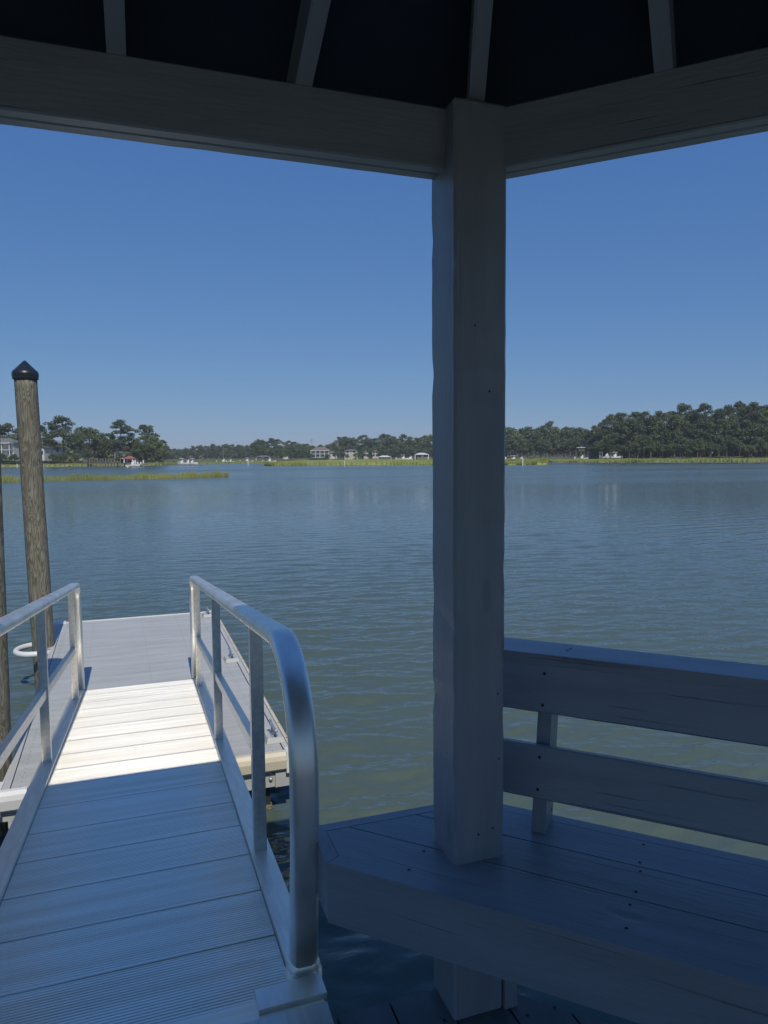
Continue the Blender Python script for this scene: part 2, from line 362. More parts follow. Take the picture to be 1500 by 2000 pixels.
# doubled beams with a gap line between the plies
for k in range(8):
    a, b = octo[k], octo[(k + 1) % 8]; d = (b - a).normalized(); n = Vector((-d.y, d.x))
    if n.dot(cen - a) < 0: n = -n
    for j, off in enumerate((.0195, .0595)):
        A = a + n * off + d * .05; B = b + n * off - d * .05
        board('beam', (*A, BEAMZ + .07), (*B, BEAMZ + .07), (0, 0, 1), .14, .0375 if j else .038, paint, gz, .004, wob=.0005)
# rafters, hips, roof
PITCHR = .50
def roofz(dist_in, base=BEAMZ + .135): return base + dist_in * PITCHR     # underside height, dist in from inner beam face
APO = (cen - (octo[0] + octo[1]) / 2).length
for k in range(8):
    a, b = octo[k], octo[(k + 1) % 8]; d = (b - a).normalized(); n = (cen - (a + b) / 2).normalized()
    # jack rafters: one in the middle, one each side
    for t in ((-.765, -.39, 0, .39, .765)[1:4]):
        s = (a + b) / 2 + d * t; q = APO - .04 if t == 0 else APO * (1 - abs(t) / (SIDE / 2)) - .06
        s0 = s - n * .04; e = s + n * (q)
        zz = lambda dd: BEAMZ + .145 + (dd - .08) * PITCHR + .045
        board('rafter', (*s0, zz(-.04)), (*e, zz(q)), (0, 0, 1), .09, .038, paint, gz, .003)
    v = (cen - a).normalized(); s0 = a - v * .04; tot = (cen - a).length
    f = math.cos(R(22.5)); zz = lambda dd: BEAMZ + .145 + (dd * f - .08) * PITCHR + .045
    board('hip_rafter', (*s0, zz(-.04)), (*(cen - v * .03), zz(tot - .03)), (0, 0, 1), .09, .038, paint, gz, .003)
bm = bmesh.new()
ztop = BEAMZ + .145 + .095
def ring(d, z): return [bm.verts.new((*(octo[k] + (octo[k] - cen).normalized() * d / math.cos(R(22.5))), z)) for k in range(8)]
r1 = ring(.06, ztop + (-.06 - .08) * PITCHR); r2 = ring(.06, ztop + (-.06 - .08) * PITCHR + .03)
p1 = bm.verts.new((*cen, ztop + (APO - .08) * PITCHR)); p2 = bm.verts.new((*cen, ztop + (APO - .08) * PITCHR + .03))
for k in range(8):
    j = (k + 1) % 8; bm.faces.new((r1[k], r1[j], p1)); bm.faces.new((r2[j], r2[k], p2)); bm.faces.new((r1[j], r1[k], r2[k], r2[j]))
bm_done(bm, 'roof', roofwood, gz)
# floor boards clipped to the octagon, and rim joists
bm = bmesh.new(); x = cen.x - 2.2 + .047; rs = random.Random(9)
while x < cen.x + 2.2:
    poly = [(x, -6), (x + .139, -6), (x + .139, 6), (x, 6)]
    for k in range(8):
        a, b = octo[k], octo[(k + 1) % 8]; n = ((a + b) / 2 - cen).normalized(); poly = clip(poly, n.x, n.y, n.dot(a) - .002) if poly else poly
    if len(poly) > 2:
        add_prism(bm, poly, DECK - .036, DECK + rs.uniform(-.0005, .0005))
        ys = [p[1] for p in poly]
        for yy in (max(ys) - .11, min(ys) + .11, 0.2):
            for q in (.03, .11): add_disc(bm, (x + q, yy + rs.uniform(-.01, .01), DECK + .0015), .005)
    x += .145
bm_done(bm, 'floor', [floorpaint, screw], gz)
for k in range(8):
    a, b = ins(k, .04), ins(k + 1, .04)
    board('rim_joist', (*a, DECK - .135), (*b, DECK - .135), (0, 0, 1), .19, .036, paint, gz)
for k in range(8):
    p = ins(k, .22); bm = bmesh.new(); add_cyl(bm, (*p, -2.4), (*p, DECK - .04), .12, .12, 16)
    bm_done(bm, 'support_pile', pilewood, gz, smooth=False)

# ------------------------------------------------------------------ bench
SQ = math.sqrt(.5)
bn = thing('bench', 'grey painted built-in bench with slatted backrest behind the gazebo corner post', 'bench', (1.2, 1.1, DECK))
END = .95         # x - y limit far right
def seat_piece(name, c0, c1, extra=(), z0=SEAT - .036, z1=SEAT, scr=True):
    poly = [(-3, -3), (5, -3), (5, 5), (-3, 5)]
    for (a, b, c) in [(1, 1, c1), (-1, -1, -c0), (1, -1, 1.36), *extra]: poly = clip(poly, a, b, c)
    bm = bmesh.new(); add_prism(bm, poly, z0, z1); bevel(bm, .003)
    RM = Matrix.Translation((0, 0, c0 * 3)) @ Matrix.Rotation(R(-45), 4, 'Z')     # grain follows the board
    if scr:
        cm = (c0 + c1) / 2
        for s in (-.98, -.25, .47, 1.2):          # x - y positions of the joists
            for q in (-.065, .065):
                cc = cm + q; X, Y = (cc + s + rs.uniform(-.01, .01)) / 2, (cc - s) / 2
                if all(a * X + b * Y < c - .02 for (a, b, c) in extra) and not (.70 < X < .88 and 1.54 < Y < 1.72):
                    add_disc(bm, (X, Y, z1 + .001), .0042)
    bm.transform(RM.inverted()); return bm_done(bm, name, [paint, screw] if scr else paint, bn, RM)
lim = [(-1, 0, -.4565), (0, 1, 1.8355)]
seat_piece('seat_board', 2.160, 2.3545, lim); seat_piece('seat_board', 2.3605, 2.555, lim); seat_piece('seat_board', 2.561, 2.741, lim)
# fascias: front, back, left end, end along the far side
def fascia(name, poly, h=.155, zt=SEAT + .0005, a=-45):
    bm = bmesh.new(); add_prism(bm, poly, zt - h, zt); bevel(bm, .008, 2); RM = Matrix.Rotation(R(a), 4, 'Z'); bm.transform(RM.inverted()); return bm_done(bm, name, paint, bn, RM)
FR = 1.30
def xy(c, s): return ((c + s) / 2, (c - s) / 2)
fascia('front_fascia', [(.419, 1.686), (.4553, 1.7035), xy(2.1585, FR), xy(2.105, FR)], .16)
fascia('end_fascia', [(.4195, 1.688), (.455, 1.7055), (.455, 1.836), (.4195, 1.871)], a=90)
fascia('back_fascia', [(.4205, 1.872), (.4563, 1.8373), (.9035, 1.8373), (.9186, 1.872)], a=0)
fascia('back_fascia', [(.9044, 1.8365), (.9196, 1.8715), xy(2.791, FR), xy(2.7425, FR)])
# seat frame under it
for s in (-.95, -.25, .47, 1.2):
    a, b = xy(2.17, s), xy(2.73, s)
    board('seat_joist', (*a, SEAT - .085), (*b, SEAT - .085), (0, 0, 1), .09, .036, paint, bn)
# a plank standing beside the post carries the seat
board('leg', (.878, 1.582, DECK + .002), (.878, 1.582, SEAT - .04), (1, 0, 0), .036, .05, paint, bn)
board('leg', (*xy(2.42, .9), DECK), (*xy(2.42, .9), SEAT - .04), (1, -1, 0), .089, .05, paint, bn)
# backrest: leans 12 degrees out
ln = math.tan(R(12)); dirb = Vector((SQ, -SQ, 0)); outb = Vector((SQ, SQ, 0)); upb = (Vector((0, 0, 1)) + outb * ln).normalized()
nb = dirb.cross(upb).normalized()
if nb.dot(outb) < 0: nb = -nb
def bpt(s, z, off=0):      # point on the bracket front plane; s = along, z = world height
    w_ = 2.633 * SQ + (z - SEAT) * ln
    return dirb * (s * SQ) + outb * w_ + Vector((0, 0, z)) + nb * off
for s in (-.632, .47, 1.25):
    A, B = bpt(s, SEAT - .08, .045), bpt(s, H - .585, .045)
    A = A if s > -.6 else bpt(s, SEAT - .0, .045)
    board('bracket', A, B, nb, .09, .038, paint, bn, .003, screws=((.05, .02), (.08, -.015)))
s0, s1 = -.80, 1.30
def rail(name, z, wid):
    A, B = bpt(s0, z, -.0195), bpt(s1, z, -.0195)
    board(name, A, B, upb, wid, .037, paint, bn, .004, wob=.0004, screws=[(.12, .04), (.12, -.045), (.9, .04), (.9, -.045)])
rail('back_board', H - .648, .132); rail('back_board', H - .867, .140)
A, B = bpt(s0 - .16, H - .5605, .025), bpt(s1, H - .5605, .025)
bm_ = board('cap_rail', A, B, outb, .135, .035, paint, bn, .004, screws=[(.28, 0), (.285, .02), (1.05, 0)])

# ------------------------------------------------------------------ gangway
gw = thing('gangway', 'ribbed aluminium gangway with curved tube handrails sloping down to the floating dock', 'gangway', (-.05, 4.1, H - 1.7))
Y0, Y1 = 1.72, 6.53
def rz_(y): return H - 2.0 + .12 * (6.52 - y)
def xr(y): return .345 + (y - 1.9) * .0138
def xl(y): return -.497 - .004 * (y - 1.9) * .5
prof = []; y = Y0; pl_ = 0
ys, zs = [], []
pitch = .3; nxt = 2.08 - .3 - .06
k = 0
cur = Y1
planks = []
edges_y = [6.53, 6.30, 5.995, 5.735, 5.46, 5.15, 4.825, 4.51, 4.208, 3.93, 3.60, 3.28, 2.985, 2.685, 2.38, 2.08, 1.78]
bm = bmesh.new()
def rowpts(y, dz): return bm.verts.new((xl(y) - .002, y, rz_(y) + dz)), bm.verts.new((xr(y) + .002, y, rz_(y) + dz))
prev = None
for a, b in zip(edges_y, edges_y[1:]):
    seq = [(a - .0005, -.012), (a - .0035, -.012), (a - .004, -.001), (a - .009, .0003)]
    n = int((a - b - .020) / .0127); st = (a - b - .020) / n
    for i in range(n):
        c = a - .010 - st * i
        seq += [(c, .0), (c - .0007, .0006), (c - .0014, .0011), (c - .0024, .0013), (c - .0036, .00038), (c - .00390, .0)]
    seq += [(b + .009, .0), (b + .004, -.001), (b + .0035, -.012)]
    for (yy, dz) in seq:
        cur_ = rowpts(yy, dz)
        if prev: bm.faces.new((prev[0], prev[1], cur_[1], cur_[0]))
        prev = cur_
bm_done(bm, 'deck_plate', aludeck, gw)
bm = bmesh.new()
v = [bm.verts.new(p) for p in [(xl(Y0 + .06), Y0 + .06, rz_(Y0 + .06) - .013), (xr(Y0 + .06), Y0 + .06, rz_(Y0 + .06) - .013), (xr(Y1), Y1, rz_(Y1) - .013), (xl(Y1), Y1, rz_(Y1) - .013)]]
v2 = [bm.verts.new(q.co + Vector((0, 0, -.03))) for q in v]
bm.faces.new(v); bm.faces.new(v2[::-1])
for i in range(4): bm.faces.new((v[i], v[(i + 1) % 4], v2[(i + 1) % 4], v2[i]))
bm_done(bm, 'under_frame', alu, gw)
def curb(sign):
    bm = bmesh.new(); f = xr if sign > 0 else xl; P = []
    for y in (1.83, Y1 + .005):
        x0 = f(y) + sign * .004; x1 = x0 + sign * .078; z = rz_(y)
        P.append([bm.verts.new(q) for q in [(x0, y, z - .06), (x0, y, z + .022), (x1, y, z + .022), (x1, y, z - .06)]])
    for i in range(4): bm.faces.new((P[0][i], P[0][(i + 1) % 4], P[1][(i + 1) % 4], P[1][i]))
    bm.faces.new(P[0][::-1]); bm.faces.new(P[1]); bevel(bm, .004, 2)
    bm_done(bm, 'curb', alu, gw)
curb(1); curb(-1)
def rrect(w_, t_, r, n=4):
    out = []
    for cx, cy, a0 in ((w_ / 2 - r, t_ / 2 - r, 0), (-w_ / 2 + r, t_ / 2 - r, 90), (-w_ / 2 + r, -t_ / 2 + r, 180), (w_ / 2 - r, -t_ / 2 + r, 270)):
        for i in range(n + 1):
            a = R(a0 + 90 * i / n); out.append((cx + r * math.cos(a), cy + r * math.sin(a)))
    return out
def sweep(name, path, xf, prof, m, parent):
    bm = bmesh.new(); rings = []
    for i, p in enumerate(path):
        a, b = path[max(i - 1, 0)], path[min(i + 1, len(path) - 1)]
        t = Vector((b[0] - a[0], b[1] - a[1])).normalized(); n = Vector((-t.y, t.x))
        rings.append([bm.verts.new((xf(p[0]) + u, p[0] + n.x * v, p[1] + n.y * v)) for u, v in prof])
    for a, b in zip(rings, rings[1:]):
        for k in range(len(prof)): bm.faces.new((a[k], a[(k + 1) % len(prof)], b[(k + 1) % len(prof)], b[k]))
    bm.faces.new(rings[0][::-1]); bm.faces.new(rings[-1])
    return bm_done(bm, name, m, parent, smooth=True)
def arc(c, r, a0, a1, n=14): return [(c[0] + r * math.cos(R(a0 + (a1 - a0) * i / n)), c[1] + r * math.sin(R(a0 + (a1 - a0) * i / n))) for i in range(n + 1)]
RH = .925; sl_ = math.degrees(math.atan(.12))
def rail_path(yn, yf):
    r1_, r2_ = .30, .13
    # near arc centre so that its top touches the sloping rail
    c1 = (yn + r1_, rz_(yn + r1_) + RH - r1_ * 1.004); c2 = (yf - r2_, rz_(yf - r2_) + RH - r2_ * 1.004)
    p = [(yn + .055, rz_(yn) + .02), (yn + .035, c1[1] - .40), (yn + .012, c1[1] - .22), (yn + .002, c1[1] - .08)] + arc(c1, r1_, 180, 90 - sl_)
    p += [(c1[0] + (c2[0] - c1[0]) * t, c1[1] + r1_ + (c2[1] + r2_ - c1[1] - r1_) * t) for t in (.25, .5, .75)]
    p += arc(c2, r2_, 90 - sl_, 0, 8) + [(yf, c2[1] - .3), (yf, rz_(yf) + .02)]
    return p
pr = rrect(.078, .05, .02)
XR = lambda y: .390 + (y - 1.9) * .0085
XL = lambda y: -.555 + (y - 1.9) * .0035
for X, tag_ in ((XR, 0), (XL, 1)):
    hr = sweep('handrail', rail_path(1.80, 6.50), X, pr, tubealu, gw)
    # three uprights, a bar halfway up
    for y in (2.66, 4.33, 6.08):
        bm = bmesh.new(); z = rz_(y) + .02; add_box(bm, (X(y) - .024, y - .019, z), (X(y) + .024, y + .019, rz_(y) + RH - .02)); bevel(bm, .003)
        bm_done(bm, 'upright', alu, gw)
        bm = bmesh.new()
        bmesh.ops.create_icosphere(bm, subdivisions=2, radius=1)
        for v in bm.verts: v.co = Vector((X(y) + v.co.x * .034, y + v.co.y * .027, z + v.co.z * .007 + v.co.x * .0012))
        bm_done(bm, 'weld_bead', alu, gw, smooth=True)
    for a, b in ((2.66, 4.33), (4.33, 6.08)):
        bm = bmesh.new(); v = []
        for y in (a + .019, b - .019):
            z = rz_(y) + .42; v.append([bm.verts.new((X(y) + i, y, z + j)) for i, j in ((-.016, -.024), (.016, -.024), (.016, .024), (-.016, .024))])
        for i in range(4): bm.faces.new((v[0][i], v[0][(i + 1) % 4], v[1][(i + 1) % 4], v[1][i]))
        bm.faces.new(v[0][::-1]); bm.faces.new(v[1])
        bm_done(bm, 'mid_rail', alu, gw)
    # rumpled weld collar and foot plate at the near end
    bm = bmesh.new(); y = 1.850
    for j, (hw, hl, z) in enumerate([(.056, .045, -.01), (.053, .042, .012), (.045, .034, .018), (.047, .036, .03), (.042, .030, .042), (.043, .031, .05)]):
        pass
    prev = None
    for (sx, sy, z) in [(.050, .040, -.02), (.050, .040, .012), (.046, .036, .018), (.045, .032, .024), (.046, .033, .030), (.041, .0275, .038), (.0405, .027, .046)]:
        ringv = [bm.verts.new((X(y) + u * sx * 25.6, y + .005 + q * sy * 40 * .95, rz_(y) + z + .003 * math.sin(7 * i))) for i, (u, q) in enumerate(rrect(.078, .05, .018))]
        if prev:
            for i in range(len(ringv)): bm.faces.new((prev[i], prev[(i + 1) % len(ringv)], ringv[(i + 1) % len(ringv)], ringv[i]))
        prev = ringv
    bm.faces.new(prev)
    bm_done(bm, 'foot_collar', tubealu, gw, smooth=True)
# hinge and threshold plates at the gazebo edge
board('threshold_plate', (-.60, 1.745, rz_(1.75) - .004), (.415, 1.745, rz_(1.75) - .004), (0, 1, -.12), .08, .008, aludeck, gw, .003)
for xa, xb in ((.245, .424), (-.60, -.42)):
    bm = bmesh.new(); add_box(bm, (xa, 1.725, rz_(1.76) - .012), (xb, 1.800, rz_(1.76) + .020)); bevel(bm, .010, 3); bm_done(bm, 'hinge_plate', tubealu, gw)
board('apron_plate', (-.60, 1.655, DECK + .02), (.42, 1.655, DECK + .02), (0, 1, .1), .11, .008, alu, gw, .002)

# ------------------------------------------------------------------ floating dock
DZ = H - 2.0
dk = thing('floating_dock', 'pale grey planked floating dock with cream bumpers at the foot of the gangway', 'dock', (0, 7, 0))
DY0, DY1 = 4.67, 9.33
def dl(y): return -.80 - (y - DY0) * .028
def dr(y): return .872 - (y - DY0) * .012
def rot_board_mesh(): pass
bm = bmesh.new(); y = DY0; i = 0
while y < DY1 - .02:
    y2 = min(y + .14, DY1)
    z = rs.uniform(-.001, .001)
    add_prism(bm, [(dl(y), y), (dr(y), y), (dr(y2), y2 - .0035), (dl(y2), y2 - .0035)], DZ - .036, DZ + z)
    for q in (.05, .35, .9, 1.3, 1.6):
        for yy in (y + .03, y + .105): add_disc(bm, (dl(y) + q, yy, DZ + z + .001), .004)
    y += .1405
bevel(bm, .0015)
bm_done(bm, 'deck_boards', [dockgrey, screw], dk)
# left edge board: uneven outer edge
bm = bmesh.new(); pts = [(DY0, -.865), (5.0, -.862), (5.9, -.865), (6.2, -.885), (7.6, -.93), (8.1, -.945), (8.15, -.985), (8.7, -.995), (8.72, -.955), (DY1, -.985)]
poly = [(x, y) for y, x in pts] + [(dl(DY1) - .006, DY1), (dl(DY0) - .006, DY0)]
# build as strips so it stays convex per piece
for (ya, xa), (yb, xb) in zip(pts, pts[1:]):
    add_prism(bm, [(xa, ya), (dl(ya) - .006, ya), (dl(yb) - .006, yb), (xb, yb)], DZ - .19, DZ + .002)
bm_done(bm, 'edge_board', dockrim, dk)
bm = bmesh.new(); add_prism(bm, [(dr(DY0) + .008, DY0), (dr(DY0) + .046, DY0), (dr(DY1) + .046, DY1), (dr(DY1) + .008, DY1)], DZ - .19, DZ + .001); bevel(bm, .004)
bm_done(bm, 'edge_board', dockrim, dk)
def dprofile(axis_pts, name, m, r=.038, h=.11):     # half-round rub rail
    (ax, ay), (bx, by), (nx, ny) = axis_pts; bm = bmesh.new(); prof = [(0, .012), (r * .6, .010), (r, -.01), (r * 1.15, -.04), (r, -h + .02), (r * .5, -h), (0, -h)]
    A = [bm.verts.new((ax + nx * o, ay + ny * o, DZ + z)) for o, z in prof]; B = [bm.verts.new((bx + nx * o, by + ny * o, DZ + z)) for o, z in prof]
    for k in range(len(prof)): j = (k + 1) % len(prof); bm.faces.new((A[k], A[j], B[j], B[k]))
    bm.faces.new(A[::-1]); bm.faces.new(B)
    ns = int(math.hypot(bx - ax, by - ay) / .3)
    for k in range(ns):
        t = (k + .5) / ns; c = (ax + (bx - ax) * t + nx * r * .4, ay + (by - ay) * t + ny * r * .4, DZ + .0125); add_disc(bm, c, .006)
    return bm_done(bm, name, [m, screw], dk)
X1 = dr(DY0) + .047; X2 = dr(DY1) + .047
dprofile(((X1, DY0 + .05), (X2, DY1 - .05), (1, 0)), 'side_bumper', cream, .034)
dprofile(((-.70, DY0 - .001), (X1 - .03, DY0 - .001), (0, -1)), 'end_bumper', cream, .05, .12)
dprofile(((-.87, DY0 - .001), (-.704, DY0 - .001), (0, -1)), 'end_bumper', white, .05, .12)
dprofile(((-.985, DY1 + .001), (X2, DY1 + .001), (0, 1)), 'end_bumper', white, .04, .12)
def corner(x, y, m=white):
    bm = bmesh.new(); add_prism(bm, [(x - .045, y - .045), (x + .03, y - .055), (x + .045, y - .03), (x + .045, y + .045), (x - .045, y + .045)], DZ - .13, DZ + .014); bevel(bm, .012, 2); bm_done(bm, 'corner_cap', m, dk)
corner(X1 + .005, DY0 - .012); corner(X2 - .005, DY1 + .02)
bm = bmesh.new(); add_prism(bm, [(-1.03, DY1 - .06), (-.90, DY1 - .03), (-.90, DY1 + .05), (-1.03, DY1 + .05)], DZ - .13, DZ + .02); bevel(bm, .02, 3); bm_done(bm, 'corner_cap', white, dk)
bm = bmesh.new(); add_prism(bm, [(-.94, DY0 - .06), (-.85, DY0 - .06), (-.85, DY0 + .12), (-.94, DY0 + .12)], DZ - .13, DZ + .012); bevel(bm, .012, 2); bm_done(bm, 'corner_cap', white, dk)
# end joists
for yy in (DY0 + .02, DY1 - .02):
    bm = bmesh.new(); add_box(bm, (-.82, yy - .019, DZ - .238), (dr(yy) + .006, yy + .019, DZ - .038)); bevel(bm, .003)
    bm_done(bm, 'end_joist', dockgrey, dk)
bm = bmesh.new()
add_prism(bm, [(X1 - .11, DY0 - .018), (X1 - .006, DY0 - .018), (X1 - .006, DY0 - .001), (X1 - .11, DY0 - .001)], DZ - .236, DZ - .12); bevel(bm, .003)
bm_done(bm, 'joist_end', dockgrey, dk)
for (bx, bz) in ((X1 - .15, -.135), (X1 - .14, -.18)):
    bm = bmesh.new(); add_cyl(bm, (bx, DY0 - .002, DZ + bz), (bx, DY0 - .014, DZ + bz), .016, .011, 14); bm_done(bm, 'bolt', galv, dk, smooth=True)
for (y0_, y1_) in ((4.76, 6.2), (6.4, 7.7), (7.9, 9.25)):
    bm = bmesh.new(); add_box(bm, (-.74, y0_, -.18), (.79, y1_, DZ - .24)); bevel(bm, .03, 2); f_ = bm_done(bm, 'float', blackfloat, dk)
bm = bmesh.new(); add_box(bm, (-.745, 4.752, -.1), (.796, 4.80, .035))
bmesh.ops.subdivide_edges(bm, edges=bm.edges[:], cuts=14, use_grid_fill=True)
for v in bm.verts: v.co += Vector((rs.uniform(-.006, .006), rs.uniform(-.01, .01), rs.uniform(-.008, .008)))
bm_done(bm, 'barnacle_band', barnacle, dk)
# pile guide: white pipe hoop
pts = [(-.93, 8.02, DZ - .02)] + [(-1.10 - .17 * math.sin(R(t)) * 1.1, 8.235 - .215 * math.cos(R(t)), DZ - .02) for t in range(0, 181, 15)] + [(-.95, 8.45, DZ - .02)]
bm = bmesh.new(); add_tube(bm, pts, .03, 12); bm_done(bm, 'pile_guide', white, dk, smooth=True)
bm = bmesh.new(); add_tube(bm, [(-.93, 5.0, DZ - .08), (-.98, 4.86, DZ - .08), (-1.13, 4.88, DZ - .08), (-1.18, 5.1, DZ - .08), (-1.13, 5.33, DZ - .08), (-.93, 5.36, DZ - .08)], .028, 12)
bm_done(bm, 'pile_guide', white, dk, smooth=True)

# cleats on blocks
def cleat(x, y, label):
    t = thing('dock_cleat', label, 'cleat', (x, y, DZ + .002), R(2), 'cleats along the right edge of the floating dock')
    bm = bmesh.new(); a, b, h = .066, .085, .036
    lo = [bm.verts.new(p) for p in [(-a, -b, 0), (a, -b, 0), (a, b, 0), (-a, b, 0)]]; hi = [bm.verts.new((p[0] * .82, p[1] * .82, h)) for p in [(-a, -b), (a, -b), (a, b), (-a, b)]]
    bm.faces.new(lo[::-1]); bm.faces.new(hi)
    for i in range(4): bm.faces.new((lo[i], lo[(i + 1) % 4], hi[(i + 1) % 4], hi[i]))
    bevel(bm, .003); M0 = wm(t)
    bm_done(bm, 'base_block', dockgrey, t, M0)
    bm = bmesh.new()
    horn = [(0, -.105, .098), (0, -.07, .090), (0, -.03, .086), (0, .03, .086), (0, .07, .090), (0, .105, .098)]
    add_tube(bm, horn, .0115, 10)
    for s in (-.028, .028): add_cyl(bm, (0, s * 1.15, h), (0, s, .084), .015, .0105, 10)
    add_box(bm, (-.022, -.055, h), (.022, .055, h + .008))
    bm_done(bm, 'horn', galv, t, M0, smooth=True)
cleat(.842, 4.90, 'galvanised cleat on a grey block, nearest the gangway handrail')
cleat(.80, 7.0, 'galvanised cleat on a grey block halfway along the dock edge')
cleat(.765, 9.10, 'galvanised cleat on a grey block at the far corner of the dock')

# ------------------------------------------------------------------ pilings
def piling(base, top, r, label, cap):
    t = thing('piling', label, 'piling', (base[0], base[1], -2.4), 0); bm = bmesh.new(); n = 28
    b, tp = Vector(base), Vector(top); d = (tp - b); pv = None; rr = random.Random(int(r * 1000))
    lo = b - d * ((base[2] + 2.4) / d.z)
    for k in range(41):
        c = lo + (tp - lo) * (k / 40)
        ringv = [bm.verts.new(c + Vector((math.cos(2 * math.pi * j / n), math.sin(2 * math.pi * j / n), 0)) * (r + .0025 * math.sin(j * 3.1 + k * .2) + rr.uniform(-.001, .001))) for j in range(n)]
        if pv:
            for j in range(n): bm.faces.new((pv[j], pv[(j + 1) % n], ringv[(j + 1) % n], ringv[j]))
        pv = ringv
    bm.faces.new(pv)
    bm_done(bm, 'trunk', pilewood, t, Matrix(), smooth=True)
    if cap:
        bm = bmesh.new(); pv = None
        for (rr_, z) in ((r + .012, -.05), (r + .016, -.055), (r + .022, -.005), (r + .012, .03), (r + .002, .035), (.012, .135), (.001, .14)):
            ringv = [bm.verts.new(tp + Vector((math.cos(2 * math.pi * j / n) * rr_, math.sin(2 * math.pi * j / n) * rr_, z))) for j in range(n)]
            if pv:
                for j in range(n): bm.faces.new((pv[j], pv[(j + 1) % n], ringv[(j + 1) % n], ringv[j]))
            pv = ringv
        bm.faces.new(pv); o = bm_done(bm, 'cap', capplastic, t, Matrix())
        for p in o.data.polygons: p.use_smooth = abs(p.normal.z) > .2
piling((-1.018, 8.25, 0.0), (-1.081, 8.27, H + .88), .108, 'tall round mottled timber piling with a black pointed cap, standing in a white hoop', True)
piling((-.967, 5.10, 0.0), (-.925, 5.10, H + .90), .105, 'greenish timber piling cut by the left edge of the photo', True)

# ------------------------------------------------------------------ far shores
f2, r2_ = Vector((math.sin(YAW), math.cos(YAW))), Vector((math.cos(YAW), -math.sin(YAW)))
def far(b, D, z=0):         # b = bearing slope right of the view axis, in thousandths of FPX as 750 + slope*FPX ; D = distance along the axis
    p = f2 * D + r2_ * ((b - 750) / FPX * D); return Vector((p.x, p.y, z))
def hz(b): return HORIZON + (750 - b) * .008
def hgt(b, v, D): return H + (hz(b) - v) * D / FPX

def slab(name, front, back, z, m, kind='structure', bumps=0):
    """ground strip from a front shoreline to a back line, both lists of (bearing, D)"""
    bm = bmesh.new(); F = [far(*p) for p in front]; B = [far(*p) for p in back]
    N = 120
    def samp(L, t):
        x = t * (len(L) - 1); i = min(int(x), len(L) - 2); return L[i].lerp(L[i + 1], x - i)
    rows = []; rr = random.Random(len(name))
    for j, s in enumerate((0, 0, .02, .3, .6, 1)):
        row = []
        for i in range(N + 1):
            t = i / N; p = samp(F, t).lerp(samp(B, t), s)
            wob = (math.sin(t * 37) * .5 + math.sin(t * 91 + 1) * .3 + rr.uniform(-.3, .3)) * 1.2 if j < 3 else 0
            p = p + Vector((f2.x, f2.y, 0)) * wob
            p.z = -.6 if j == 0 else (.02 if j == 1 else z + rr.uniform(0, bumps) + (0 if j < 4 else (.0)))
            row.append(bm.verts.new(p))
        rows.append(row)
    for a, b in zip(rows, rows[1:]):
        for i in range(N): bm.faces.new((a[i], a[i + 1], b[i + 1], b[i]))
    return tag(bm_done(bm, name, m), kind=kind)

def blades(name, front, back, n, h, wd, m, label, z0=0, seed=1, edge=.5, clump=True):
    rr = np.random.RandomState(seed); F = np.array([far(*p)[:2] for p in front]); B = np.array([far(*p)[:2] for p in back])
    def samp(L, t):
        x = t * (len(L) - 1); i = np.minimum(x.astype(int), len(L) - 2); return L[i] + (L[i + 1] - L[i]) * (x - i)[:, None]
    t = rr.rand(n); s = rr.rand(n) ** edge
    keep = rr.rand(n) < .55 + .45 * np.sin(t * 43 + s * 3) * np.sin(t * 17 + 1); t = np.where(keep, t, rr.rand(n))
    if clump: t = np.clip(t + .004 * np.sin(t * 700 + s * 9), 0, 1)
    P = samp(F, t) * (1 - s)[:, None] + samp(B, t) * s[:, None]
    P = P + f2_np[None, :] * (np.sin(t * 37) * .5 + np.sin(t * 91 + 1) * .3)[:, None] * .9
    hh = h * (.6 + .5 * rr.rand(n)) * (.85 + .2 * np.sin(t * 60) * np.sin(t * 23 + 2)); a = rr.rand(n) * 6.283; ln_ = rr.randn(n, 2) * h * .16
    dx = np.stack([np.cos(a), np.sin(a)], 1) * wd / 2
    V = np.zeros((n, 3, 3)); V[:, 0, :2] = P - dx; V[:, 1, :2] = P + dx; V[:, 2, :2] = P + ln_; V[:, :2, 2] = z0 - .1; V[:, 2, 2] = z0 + hh
    me = bpy.data.meshes.new(name); me.vertices.add(3 * n); me.vertices.foreach_set('co', V.reshape(-1))
    me.loops.add(3 * n); me.loops.foreach_set('vertex_index', np.arange(3 * n, dtype=np.int32)); me.polygons.add(n)
    me.polygons.foreach_set('loop_start', np.arange(0, 3 * n, 3, dtype=np.int32)); me.polygons.foreach_set('loop_total', np.full(n, 3, dtype=np.int32)); me.update(calc_edges=True)
    o = link(name, me, m); tag(o, label, 'marsh grass', kind='stuff'); return o
f2_np = np.array([f2.x, f2.y])

# foreground spit
spitF = [(-250, 68), (-60, 72), (100, 77), (250, 81), (350, 84), (400, 87), (448, 90)]
spitB = [(-250, 76), (-60, 80), (100, 84), (250, 87), (350, 89.5), (400, 91), (446, 91.5)]
blades('marsh_grass', spitF, spitB, 18000, .80, .038, grass_leaf, 'low spit of sparse green marsh grass rising out of the water on the left', 0, 3, 1.0)
# left bank
LF = [(-500, 200), (-150, 215), (60, 222), (200, 224), (320, 236), (350, 252), (430, 268), (520, 290)]
LM = [(-500, 235), (-150, 245), (60, 250), (200, 252), (320, 262), (350, 300), (430, 350), (520, 420)]
LB = [(-900, 700), (-400, 700), (0, 700), (100, 700), (200, 700), (300, 700), (420, 700), (520, 700)]
slab('marsh_flat_left', LF, LM, .45, grass_back, bumps=.25)
blades('marsh_grass', LF, LM, 14000, .75, .22, grass_back, 'dull green marsh grass fringing the left bank below the houses', .3, 4, 1.6)
slab('left_bank', LM, LB, 1.0, soil, bumps=.3)
